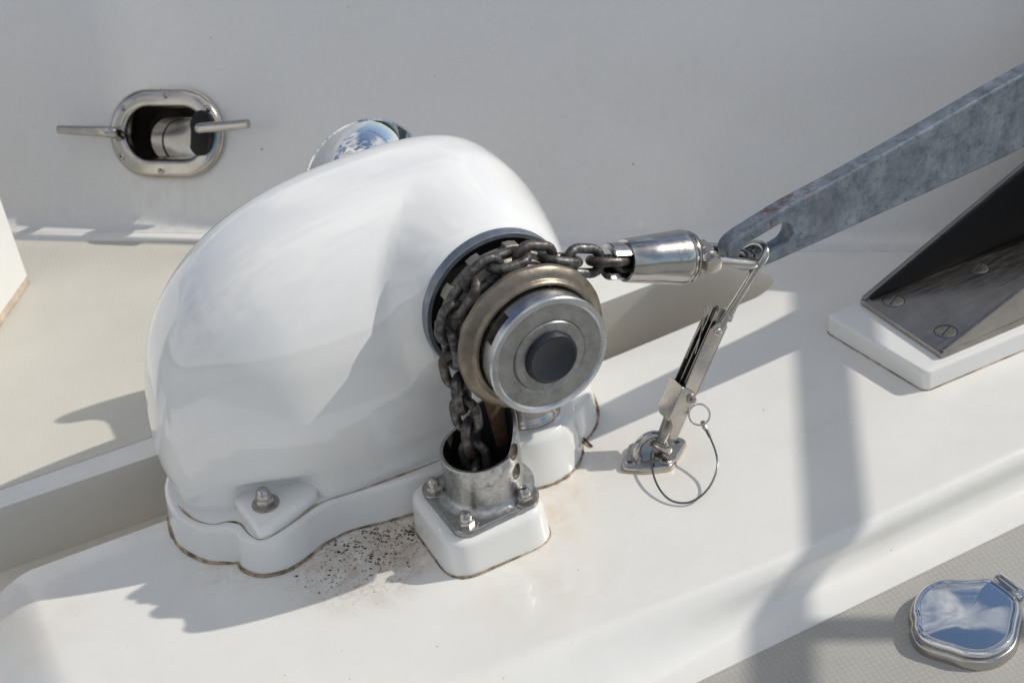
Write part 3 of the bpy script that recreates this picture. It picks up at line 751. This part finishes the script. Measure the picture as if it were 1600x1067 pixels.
# ------------------------------------------------------------------ anchor chain
PITCH = 0.0270
def link_mesh(d=0.0097, pitch=0.0270, width=0.0325):
    r = (width-d)/2; h = (pitch+d)/2-r; pts = []
    for k in range(11): t = -PI/2+PI*k/10; pts.append((h+r*math.cos(t), r*math.sin(t), 0))
    for k in range(11): t = PI/2+PI*k/10; pts.append((-h+r*math.cos(t), r*math.sin(t), 0))
    return tube(pts, d/2, 12, closed=True)
Rg = 0.0670
tA = math.radians(68)
pT = Vector((Rg*math.cos(tA), 0, GC.z+Rg*math.sin(tA)))              # where the chain leaves the wheel
P0 = Vector((0.133, 0, 0.2452))                                     # inside the swivel
Ls = (pT-P0).length; La = Rg*(PI-tA+0.10)
aE = PI+0.10; pE = Vector((Rg*math.cos(aE), 0, GC.z+Rg*math.sin(aE)))
pB = Vector((-0.058, 0.004, 0.05))
Lv = (pB-pE).length
def path(s):
    """point, tangent, outward normal and twist along the chain"""
    if s < Ls:
        d = (pT-P0)/Ls; sag = 0.004*math.sin(PI*s/Ls)
        return P0+d*s-Vector((0, 0, sag)), d, Vector((-d.z, 0, d.x))*-1 if d.x > 0 else Vector((d.z, 0, -d.x)), 0.35*(1-ss(Ls*0.6, Ls, s))
    if s < Ls+La:
        a = tA+(s-Ls)/Rg; n = Vector((math.cos(a), 0, math.sin(a)))
        return Vector((0, 0, GC.z))+n*Rg, Vector((-math.sin(a), 0, math.cos(a))), n, 0.0
    q = s-Ls-La; d = (pB-pE)/Lv; n = Vector((-1, 0, 0)); n = (n-d*n.dot(d)).normalized()
    return pE+d*q, d, n, 0.75*ss(0, 0.03, q)
ch = root('anchor_chain', 'dark rusty chain running from the swivel over the windlass wheel into the pipe', 'chain', pT)
nlink = int((Ls+La+Lv)/PITCH)+1
lk0 = None
for k in range(nlink):
    p, t, n, tw_ = path(0.006+k*PITCH)
    # chord direction, so links sit on the curve
    p1, p2 = path(max(0, 0.006+k*PITCH-0.012))[0], path(0.006+k*PITCH+0.012)[0]; t = (p2-p1).normalized()
    n = (n-t*n.dot(t)).normalized(); bnm = t.cross(n)
    roll = tw_+(PI/2 if k % 2 else 0)+random.uniform(-0.06, 0.06)
    yv = n*math.cos(roll)+bnm*math.sin(roll); zv = t.cross(yv)
    M4 = Matrix.Translation(p-pT+Vector((0, random.uniform(-0.0006, 0.0006), 0))) @ Matrix((t, yv, zv)).transposed().to_4x4()
    if lk0 is None:
        lk0 = obj('link', link_mesh(), 'chain', None); lk0.parent = ch; lk0.matrix_local = M4
        me2 = lk0.data.copy(); me2.materials[0] = MAT['chain_rust']
    else:
        o = share('link', lk0, ch, M4)
        if k % 3 == 1: o.data = me2
# ------------------------------------------------------------------ swivel connector
SA = Vector((0.953, 0, -0.303)).normalized(); SP = Vector((0.1185, 0, 0.2480))
sw = root('anchor_swivel', 'stainless barrel swivel joining the chain to the anchor shank', 'swivel', SP)
obj('barrel', lathe([(0.0165, 0.004), (0.0172, 0.0), (0.0200, 0.0), (0.0208, 0.0012), (0.0236, 0.030), (0.0262, 0.058), (0.0268, 0.0635), (0.0264, 0.0650)], SP, SA, 72, cap0=False, cap1=False), 'steel', sw)
obj('barrel_bore', lathe([(0.017, 0.0035), (0.016, 0.04), (0, 0.04)], SP, SA, 40, cap0=False), 'black', sw)
obj('collar', lathe([(0.0240, 0.0640), (0.0240, 0.0655), (0.0258, 0.0660), (0.0264, 0.0675), (0.0258, 0.0690), (0.0240, 0.0694), (0.0240, 0.0702), (0.0256, 0.0706), (0.0258, 0.0722), (0.0250, 0.0734), (0.0236, 0.0738), (0.0236, 0.0744), (0.0246, 0.0748), (0.0240, 0.0765), (0.0215, 0.0790), (0.012, 0.0792)], SP, SA, 72, cap0=False), 'steel', sw)
_, SU, SW_ = frame(SA)                                              # SU is across (Y), SW_ is up
# fork prongs that hold the last link
for sgn in (1, -1):
    bm = bmesh.new(); rings = []
    for t in (-0.0185, -0.0172, 0.004):
        o = []
        for rad in (0.0178, 0.0125):
            rng = [0.75+k/8*(PI-1.5) for k in range(9)]
            if rad < 0.015: rng = rng[::-1]
            for a in rng: o.append(bm.verts.new(SP+SA*t+(SW_*math.sin(a)*sgn+SU*math.cos(a)*sgn)*(rad-(0.0012 if t < -0.018 else 0))))
        rings.append(o)
    for A, B in zip(rings, rings[1:]): stitch(bm, A, B)
    bm.faces.new(rings[0]); bm.faces.new(rings[-1])
    obj('fork_prong', bm, 'steel', sw)
JB = SP+SA*0.0865+Vector((0, 0, 0.003))                            # bolt centre
bm = box(JB-SA*0.002, (0.026, 0.019, 0.023), basis(SA, SA.cross(SW_)*-1, SW_), 0.003)
obj('jaw', bm, 'steel', sw)
SD = Vector((0.060, 0, -0.0285)).normalized(); SN = SD.cross(Vector((0, 1, 0)))
for sgn in (-1, 1):
    obj('shackle_eye', lathe([(0.005, -0.0045), (0.0108, -0.0045), (0.0118, -0.0035), (0.0118, 0.0035), (0.0108, 0.0045), (0.005, 0.0045)], JB+Vector((0, sgn*0.0165, 0)), (0, 1, 0), 32, cap0=False, cap1=False), 'steel', sw)
Lb = 0.0700; hwid = 0.0165
bow = [JB+Vector((0, -hwid, 0))+SD*0.008, JB+Vector((0, -hwid, 0))+SD*0.020]
bow += [JB+SD*(Lb-hwid-0.004)+SD*((hwid)*math.sin(t))*1.25+Vector((0, -hwid*math.cos(t), 0)) for t in [k/12*PI for k in range(13)]]
bow += [JB+Vector((0, hwid, 0))+SD*0.020, JB+Vector((0, hwid, 0))+SD*0.008]
obj('shackle_bow', tube(bow, 0.0060, 14), 'steel', sw)
bm = bmesh.new(); hexo = [(0.0098*math.cos(PI/3*k+0.35), 0.0098*math.sin(PI/3*k+0.35)) for k in range(6)]
slab(hexo, 0.0, 0.0075, 0.0012, 2, bm=bm, place=lambda x, y, z: JB+Vector((x, -0.0215-z, y)))
lathe([(0.0095, 0.0205), (0.0100, 0.0212), (0.0100, 0.0218), (0.0085, 0.0220)], JB, (0, -1, 0), 32, bm=bm)
obj('bolt_head', bm, 'steel_brush', sw, angle=30)
obj('bolt_head', lathe([(0.0, 0.027), (0.007, 0.0265), (0.009, 0.0255), (0.009, 0.021)], JB, (0, 1, 0), 6, cap1=False), 'steel_brush', sw, angle=30)
# lettering stamped round the barrel near its wide end
def stamped(text, t0, a0, size):
    cu = bpy.data.curves.new('lettering', 'FONT'); cu.body = text; cu.size = size; cu.align_x = 'CENTER'; cu.extrude = 0.0006; cu.space_character = 1.15
    to = bpy.data.objects.new('lettering', cu); COL.objects.link(to); bpy.context.view_layer.update()
    me = bpy.data.meshes.new_from_object(to.evaluated_get(bpy.context.evaluated_depsgraph_get()))
    bpy.data.objects.remove(to, do_unlink=True)
    bm = bmesh.new(); bm.from_mesh(me); bpy.data.meshes.remove(me)
    bmesh.ops.subdivide_edges(bm, edges=[e for e in bm.edges if e.calc_length() > 0.002], cuts=2)
    for v_ in bm.verts:
        x, y, z = v_.co; t = t0-y; r = 0.0208+(0.0262-0.0208)*(t-0.0012)/0.057+z*0.5
        a = a0-x/0.0245
        v_.co = SP+SA*t+(SU*math.cos(a)+SW_*math.sin(a))*r
    obj('lettering', bm, 'steel_dark', sw, smooth=False)
side = -1 if SU.y > 0 else 1
aF = math.atan2(0.62, side*0.78)                                    # faces the viewer, a little upwards
stamped('nntus', 0.0505, aF, 0.0066)
stamped('p. chor', 0.0585, aF, 0.0060)

# ------------------------------------------------------------------ anchor: shank with a slotted eye, unseen fluke plates added beyond the frame to shade the deck
an = root('anchor', 'galvanised anchor shank with a slotted eye slanting up to the right', 'anchor', (0.26, 0, 0.215))
sh_top = [(0.2285, 0.2225), (0.2365, 0.2300), (0.2520, 0.2350), (0.276, 0.2405), (0.307, 0.2470), (0.356, 0.2540), (0.407, 0.2627), (0.472, 0.2747), (0.532, 0.2865), (0.605, 0.2990), (0.75, 0.325), (0.95, 0.365)]
sh_bot = [(1.00, 0.265), (0.80, 0.232), (0.601, 0.209), (0.516, 0.202), (0.433, 0.197), (0.353, 0.192), (0.313, 0.1895), (0.269, 0.1875), (0.252, 0.1895), (0.238, 0.1965), (0.229, 0.209)]
so = catmull([(x, z, 0) for x, z in sh_top+sh_bot], 4); so = [(p.x, p.y) for p in so]
def slot_out(d=0.0):
    a, b, r = Vector((0.2550, 0.2085)), Vector((0.2915, 0.2160)), 0.0130+d
    dr = (b-a).normalized(); pr = Vector((-dr.y, dr.x)); o = []
    for k in range(11): t = -PI/2+PI*k/10; q = b+(dr*math.cos(t)+pr*math.sin(t))*r; o.append((q.x, q.y))
    for k in range(11): t = PI/2+PI*k/10; q = a+(dr*math.cos(t)+pr*math.sin(t))*r; o.append((q.x, q.y))
    return o
bm = bmesh.new(); TH = 0.0094; BV = 0.0022
def rg(o, y): return [bm.verts.new((x, y, z)) for x, z in o]
O = [rg(inset(so, BV), -TH), rg(inset(so, BV*0.35), -TH+BV*0.3), rg(so, -TH+BV), rg(so, TH-BV), rg(inset(so, BV*0.35), TH-BV*0.3), rg(inset(so, BV), TH)]
I = [rg(slot_out(0.002), -TH), rg(slot_out(0.0005), -TH+0.0008), rg(slot_out(), -TH+0.002), rg(slot_out(), TH-0.002), rg(slot_out(0.0005), TH-0.0008), rg(slot_out(0.002), TH)]
for L in (O, I):
    for A, B in zip(L, L[1:]): stitch(bm, A, B)
for k in (0, -1):
    es = []
    for ring in (O[k], I[k]):
        for a, c in zip(ring, ring[1:]+ring[:1]): es.append(bm.edges.get((a, c)))
    bmesh.ops.triangle_fill(bm, edges=es, use_beauty=True)
obj('shank', bm, 'galv', an, angle=24)
bm = bmesh.new()
for sgn in (1, -1):
    o = [bm.verts.new(p) for p in ((0.86, 0.0005*sgn, 0.30), (1.30, 0.0005*sgn, 0.25), (1.14, 0.20 if sgn > 0 else -0.09, 0.42), (0.84, 0.17 if sgn > 0 else -0.05, 0.46 if sgn > 0 else 0.42))]
    q = [bm.verts.new(v_.co+Vector((0.004, 0, 0.014))) for v_ in o]
    bm.faces.new(o); bm.faces.new(q); stitch(bm, o, q)
obj('fluke', bm, 'galv', an, smooth=False)

# ------------------------------------------------------------------ chain lock (tensioner) hooked from the deck eye to the shank
tn = root('chain_lock', 'stainless folding chain lock with wire lanyard holding the anchor to the deck eye', 'chain lock', (0.145, 0, 0.012))
BD = Vector((0.506, 0, 0.862)).normalized(); BE = Vector((-BD.z, 0, BD.x)); BP = Vector((0.146, 0.0, 0.020)); BY = Vector((0, 1, 0))
def TB(s, e, y): return BP+BD*s+BE*e+BY*y
def plate(o, y, th, bev=0.0006): return slab(o, 0, th, bev, 2, place=lambda a, b_, z: TB(a, b_, y-z))
ck = rounded([(0.050, -0.010), (0.140, -0.010), (0.140, 0.0045), (0.132, 0.0085), (0.050, 0.0085)], [0.001, 0.002, 0.008, 0.003, 0.001], 5)
obj('cheek', plate(ck, -0.0080, 0.0014), 'steel_brush', tn)
obj('cheek', plate(ck, 0.0108, 0.0014), 'steel_brush', tn)
bm = bmesh.new(); box(TB(0.094, -0.0095, 0), (0.088, 0.0012, 0.019), basis(BD, BE, BY), bm=bm); obj('web', bm, 'steel_dark', tn, smooth=False)
lv = rounded([(0.046, -0.004), (0.150, -0.004), (0.155, 0.002), (0.150, 0.0065), (0.046, 0.0065)], 0.003, 4)
obj('inner_lever', plate(lv, 0.0042, 0.0012), 'steel', tn); obj('inner_lever', plate(lv, -0.0030, 0.0012), 'steel', tn)
obj('channel_shade', plate(rounded([(0.05, -0.009), (0.136, -0.009), (0.136, 0.0015), (0.05, 0.0015)], 0.002), 0.0088, 0.0165), 'black', tn)  # black block filling the channel in place of its inner shade
obj('rivet', lathe([(0.0050, 0), (0.0047, 0.0012), (0.0036, 0.0024), (0.0015, 0.003), (0, 0.0031)], TB(0.1305, -0.0012, -0.0094), (0, -1, 0), 20, cap0=False), 'steel', tn)
obj('end_block', box(TB(0.1505, -0.0065, -0.0065), (0.014, 0.010, 0.009), basis(BD, BE, BY), 0.0012), 'steel', tn)
obj('rivet', lathe([(0.0040, 0), (0.0037, 0.001), (0.0025, 0.002), (0, 0.0024)], TB(0.1515, -0.0065, -0.011), (0, -1, 0), 16, cap0=False), 'steel', tn)
# clip sleeve round the foot of the lock
sl = rounded([(0.006, -0.009), (0.060, -0.009), (0.066, 0.012), (0.030, 0.012), (0.020, 0.004), (0.006, 0.001)], [.003, .002, .001, .003, .004, .003], 4)
obj('sleeve', plate(sl, -0.0100, 0.0014), 'steel_brush', tn)
bm = slab(rounded([(0.026, -0.0115), (0.0655, -0.0115), (0.0655, 0.0125), (0.032, 0.0125), (0.026, 0.006)], 0.002), 0, 0.0013, 0.0004, 2, place=lambda a, b_, z: TB(a, 0.0118+z, b_))
obj('sleeve_cover', bm, 'steel_brush', tn)
obj('tongue', plate(rounded([(-0.010, -0.004), (0.045, -0.008), (0.045, 0.009), (-0.010, 0.004)], 0.003), 0.004, 0.006), 'steel_dark', tn)
# hook rod through the shank's eye
hk = catmull([TB(0.112, -0.004, -0.003), TB(0.140, -0.0045, -0.006), (0.2387, -0.0115, 0.1665), (0.2540, -0.0155, 0.1905), (0.2645, -0.0170, 0.2035), (0.2700, -0.0135, 0.2085), (0.2715, -0.004, 0.2095), (0.2700, 0.006, 0.2060), (0.265, 0.013, 0.2000)], 6, False)
obj('hook_rod', tube(hk, 0.0046, 12), 'steel', tn)
wr = catmull([TB(0.100, 0.0062, 0.0), TB(0.118, 0.0085, 0.001), TB(0.136, 0.0105, 0.004), TB(0.146, 0.0135, 0.007), TB(0.150, 0.0085, 0.0088), TB(0.140, 0.0050, 0.0095), TB(0.118, 0.0080, 0.0085), TB(0.090, 0.0080, 0.0075)], 5, False)
obj('spring_clip', tube(wr, 0.0008, 8), 'steel', tn)
# pin, split ring, ferrule and lanyard
pn = TB(0.0550, -0.003, 0)
obj('locking_pin', lathe([(0.0055, 0.0098), (0.0058, 0.0112), (0.0050, 0.0130), (0.0034, 0.0138), (0.0034, 0.0170), (0.0022, 0.0178), (0, 0.0179)], pn, (0, -1, 0), 22, cap0=False), 'steel_dark', tn)
rc = Vector((0.1815, -0.0175, 0.0465)); rn = Vector((-0.25, -0.75, 0.60)).normalized(); _, ru, rw = frame(rn)
obj('split_ring', tube([rc+(ru*math.cos(2*PI*k/40)+rw*math.sin(2*PI*k/40))*0.0108 for k in range(40)], 0.0010, 8, closed=True), 'steel', tn)
ln = [(0.1828, -0.0234, 0.036), (0.1818, -0.0341, 0.03), (0.1774, -0.0522, 0.023), (0.1699, -0.0667, 0.017), (0.1547, -0.0788, 0.01), (0.1386, -0.0847, 0.006), (0.1233, -0.0836, 0.0035), (0.1122, -0.0737, 0.0035), (0.1086, -0.0592, 0.006), (0.1114, -0.0403, 0.01), (0.1202, -0.0201, 0.014), (0.1303, -0.0061, 0.016)]
lp = catmull(ln, 8, False)
obj('lanyard', tube(lp, 0.0011, 8), 'wire', tn)
a, b_ = Vector(ln[0]), Vector(ln[1]); d = (b_-a).normalized()
obj('ferrule', tube([a-d*0.0045, a-d*0.002, a+d*0.003, a+d*0.006], [0.0021, 0.0028, 0.0028, 0.0022], 12), 'steel', tn)
obj('ferrule', tube([a+d*0.006, a+d*0.014], 0.0017, 10), 'wire', tn, label='dark sleeve on the lanyard end')
e1, e2 = Vector(ln[-1]), Vector(ln[-2]); d = (e2-e1).normalized()
obj('ferrule', tube([e1+d*0.003, e1+d*0.013], 0.0019, 10), 'wire', tn)

# ------------------------------------------------------------------ deck eye
pe = root('deck_eye', 'diamond shaped stainless deck eye screwed down under the chain lock', 'deck eye', (0.133, 0.003, 0))
kite = rounded([(0.094, 0.000), (0.121, 0.0285), (0.163, 0.0215), (0.1755, -0.0005), (0.137, -0.0285), (0.112, -0.0165)], [0.008, 0.009, 0.008, 0.008, 0.009, 0.02], 6)
obj('bed', slab(inset(kite, -0.0016), 0.0, 0.0018, 0.0008, 2), 'sealant_pale', pe)
obj('base_plate', slab(kite, 0.0015, 0.0058, 0.0016, 3), 'steel', pe)
arc = [(0.1175-0.001, 0.004, 0.004)]+[(0.133-0.0165*math.cos(t), 0.005, 0.010+0.0165*math.sin(t)) for t in [k/14*PI for k in range(15)]]+[(0.1505, 0.006, 0.004)]
obj('eye', tube(arc, [0.0062]+[0.0052-0.0010*math.sin(PI*k/14) for k in range(15)]+[0.0062], 14), 'steel', pe)
obj('toggle_pin', lathe([(0.0045, -0.012), (0.0045, 0.012), (0.0035, 0.0135), (0, 0.014)], (0.1405, -0.004, 0.0145), (0.3, -1, 0), 18), 'steel', pe)
s1 = None
for x, y in ((0.1065, 0.0015), (0.1375, -0.0165), (0.1640, 0.0015), (0.128, 0.0195)):
    M4 = Matrix.Translation(Vector((x, y, 0.0056))-Vector(pe.location)) @ Matrix.Rotation(random.uniform(0.2, 0.9), 4, 'Z')
    if s1 is None:
        s1 = obj('screw', screw_mesh(0.0052), ['steel', 'black'], None); s1.parent = pe; s1.matrix_local = M4
    else: share('screw', s1, pe, M4)

# ------------------------------------------------------------------ bow roller channel on its white pad
rp = root('roller_pad', 'square edged white pad under the dark steel bow channel', 'pad', (0.43, 0, 0))
pad = rounded([(0.413, 0.080), (0.429, -0.072), (1.05, -0.083), (1.05, 0.095)], [0.006, 0.010, 0.005, 0.005], 5)
obj('pad_block', slab(pad, 0.0, 0.0255, 0.004, 4), 'gel_base', rp)
obj('sealant_bead', tube([(x, y, 0.0003) for x, y in pad], 0.0010, 6, closed=True), 'sealant', rp)
ch_ = root('bow_roller', 'dark stainless bow roller channel with slotted screws at the right edge', 'bow roller', (0.46, 0, 0.0255))
bp = rounded([(0.4545, 0.0735), (0.4575, -0.0625), (1.02, -0.0670), (1.02, 0.0775)], 0.003, 4)
obj('base_plate', slab(bp, 0.0256, 0.0326, 0.0012, 2), 'steel_dark', ch_)
def cheek(y, th, slope, x0):
    o = rounded([(x0, 0.0328), (1.02, 0.0328), (1.02, 0.0328+slope*0.42), (x0+0.42, 0.0328+slope*0.42), (x0, 0.0350)], [0.001, .01, .02, .04, .001], 5)
    return slab(o, 0, th, 0.0006, 2, place=lambda x, z, q: (x, y-q, z))
obj('cheek', cheek(0.0725, 0.005, 0.43, 0.4570), 'steel_dark', ch_)
obj('cheek', cheek(-0.0570, 0.005, 0.355, 0.4605), 'steel_dark', ch_)
obj('cheek_dark_reflection', cheek(0.0672, 0.003, 0.415, 0.4640), 'black', ch_, label='black sheet for the dark reflection in the far cheek')  # black sheet added on the cheek, standing for its dark reflection
obj('roller', lathe([(0.012, -0.05), (0.045, -0.05), (0.03, -0.02), (0.026, 0), (0.03, 0.02), (0.045, 0.05), (0.012, 0.05)], (0.93, 0.005, 0.13), (0, 1, 0), 40), 'black', ch_)
s2 = None
for x, y in ((0.482, 0.048), (0.4885, -0.0325), (0.600, 0.044), (0.605, -0.034)):
    M4 = Matrix.Translation(Vector((x, y, 0.0326))-Vector(ch_.location)) @ Matrix.Rotation(random.uniform(0.3, 0.7), 4, 'Z')
    if s2 is None:
        s2 = obj('screw', screw_mesh(0.0115, 'slot'), ['steel_dark', 'black'], None); s2.parent = ch_; s2.matrix_local = M4
    else: share('screw', s2, ch_, M4)

# ------------------------------------------------------------------ chrome filler cap on the lower deck
fc = root('filler_cap', 'mirror chrome scalloped deck filler cap on the lower nonskid deck', 'filler cap', (0.272, -0.326, LOW))
lid = [(0.244, -0.285), (0.261, -0.277), (0.280, -0.278), (0.296, -0.289), (0.307, -0.2955), (0.3175, -0.3015), (0.3205, -0.318), (0.3200, -0.335), (0.3130, -0.3455), (0.301, -0.356), (0.284, -0.370), (0.267, -0.375), (0.250, -0.373), (0.237, -0.363), (0.229, -0.350), (0.221, -0.338), (0.217, -0.326), (0.221, -0.312), (0.229, -0.303), (0.2335, -0.295)]
lo = [(p.x, p.y) for p in catmull([(x, y, 0) for x, y in lid], 4)]
obj('base_ring', slab(inset(lo, -0.0035), LOW+0.001, LOW+0.011, 0.003, 4, bot_out=0.001), 'steel', fc)
bm = bmesh.new(); rings = []
for d, z in ((0.004, 0.0105), (0.0005, 0.0125), (-0.0005, 0.0150), (0.0006, 0.0172), (0.0022, 0.0182), (0.0038, 0.0180), (0.0050, 0.0172)):
    rings.append([bm.verts.new((x, y, LOW+z)) for x, y in inset(lo, d)])
rim_ = [(v_.co.x, v_.co.y) for v_ in rings[-1]]; CX, CY = 0.270, -0.327
for q in (0.96, 0.88, 0.76, 0.60, 0.42, 0.22):
    rings.append([bm.verts.new((CX+(x-CX)*q, CY+(y-CY)*q, LOW+0.0172+0.0010*(1-q*q))) for x, y in rim_])
for A, B in zip(rings, rings[1:]): stitch(bm, A, B)
cen = bm.verts.new((CX, CY, LOW+0.0182))
for i in range(len(lo)): bm.faces.new((rings[-1][i], rings[-1][(i+1) % len(lo)], cen))
obj('lid', bm, 'chrome', fc, angle=60)
hd = Vector((0.04, -1, 0)).normalized(); hp_ = Vector((0.3265, -0.3190, LOW+0.0115))
obj('hinge', box(hp_, (0.036, 0.011, 0.015), basis(hd, Vector((-hd.y, hd.x, 0)), (0, 0, 1)), 0.003), 'chrome', fc)
obj('hinge_pin', tube([hp_-hd*0.011+Vector((-0.001, 0, 0.0078)), hp_+hd*0.011+Vector((-0.001, 0, 0.0078))], 0.003, 12), 'steel', fc)

# ------------------------------------------------------------------ pulpit and guard rails (their shadows cross the deck)
def rail(name, pts, r, label, cat):
    o = obj(name, tube(pts, r, 14), 'steel'); tag(o, label, cat); return o
A0 = Vector((1.48, -0.297, 0.9)); AD = Vector((-0.557, -0.830, 0))
pl = root('pulpit', 'bent stainless pulpit rail at the bow', 'pulpit', (1.48, -0.3, 0))
obj('top_rail', tube([A0-AD*0.16, A0+AD*1.3], 0.020, 16), 'steel', pl)
B0 = Vector((1.31, -0.607, 0.9)); BDd = Vector((0.837, -0.547, 0))
obj('side_rail', tube([B0-BDd*0.01, B0+BDd*0.9], 0.015, 16), 'steel', pl)
g = Vector((0.756, -0.654, 0)).normalized(); G0 = Vector((0.33, 0.727, 0.55))
rail('guard_rail', [G0-g*1.2, G0+g*0.5], 0.0085, 'thin stainless rail along the top of the bulwark', 'rail')

# ------------------------------------------------------------------ dirt
def specks(name, n, region, smin, smax, parent=None):
    bm = bmesh.new()
    for _ in range(n):
        p = region(); s = smin+(smax-smin)*random.random()**5
        b2 = [bm.verts.new((p[0]+s*random.uniform(0.6, 1.3)*math.cos(2*PI*k/5+random.random()), p[1]+s*random.uniform(0.5, 1.2)*math.sin(2*PI*k/5), p[2])) for k in range(5)]
        t = bm.verts.new((p[0], p[1], p[2]+s*0.5))
        for k in range(5): bm.faces.new((b2[k], b2[(k+1) % 5], t))
    return obj(name, bm, 'speck', parent, kind='stuff')
seeds = [(random.gauss(-0.16, 0.035), random.gauss(0.04, 0.02)) for _ in range(26)]+[(-0.128, 0.04)]*7+[(-0.16, 0.066), (-0.20, 0.07)]*3
def reg_dirt():
    while True:
        if random.random() < 0.55:
            c = random.choice(seeds); x = random.gauss(c[0], 0.006); y = random.gauss(c[1], 0.004)
        else: x = random.gauss(-0.165, 0.045); y = random.gauss(0.045, 0.024)
        if -0.265 < x < -0.118 and -0.03 < y < 0.0735-0.010*ss(-0.2, -0.26, x): return (x, y, 0.0003)
specks('grit', 1000, reg_dirt, 0.0002, 0.0018)
def reg_edge():
    p = random.choice(outl[:90]); return (p[0]+random.gauss(0, 0.0015), p[1]-abs(random.gauss(0, 0.003)), 0.0003)
specks('edge_grit', 160, reg_edge, 0.0003, 0.0011)
def reg_all(): return (random.uniform(-0.48, 0.42), random.uniform(-0.16, 0.17), 0.0003)
specks('stray_grit', 45, reg_all, 0.0003, 0.0009)

bm = bmesh.new()
for a_, c_, q in ((0.30, 0.262, .0009), (0.93, 0.150, .0011), (0.885, 0.098, .0010), (0.372, 0.112, .0012), (0.62, 0.21, .0007), (0.75, 0.27, .0006), (0.11, 0.22, .0006), (0.05, 0.06, .0007), (0.5, 0.3, .0007)):
    o = [bm.verts.new(onwall(a_+q*1.2*math.cos(2*PI*k/6), c_+q*math.sin(2*PI*k/6), 0.0007)) for k in range(6)]; bm.faces.new(o)
obj('wall_specks', bm, 'speck', bulwark, smooth=False, kind='stuff')
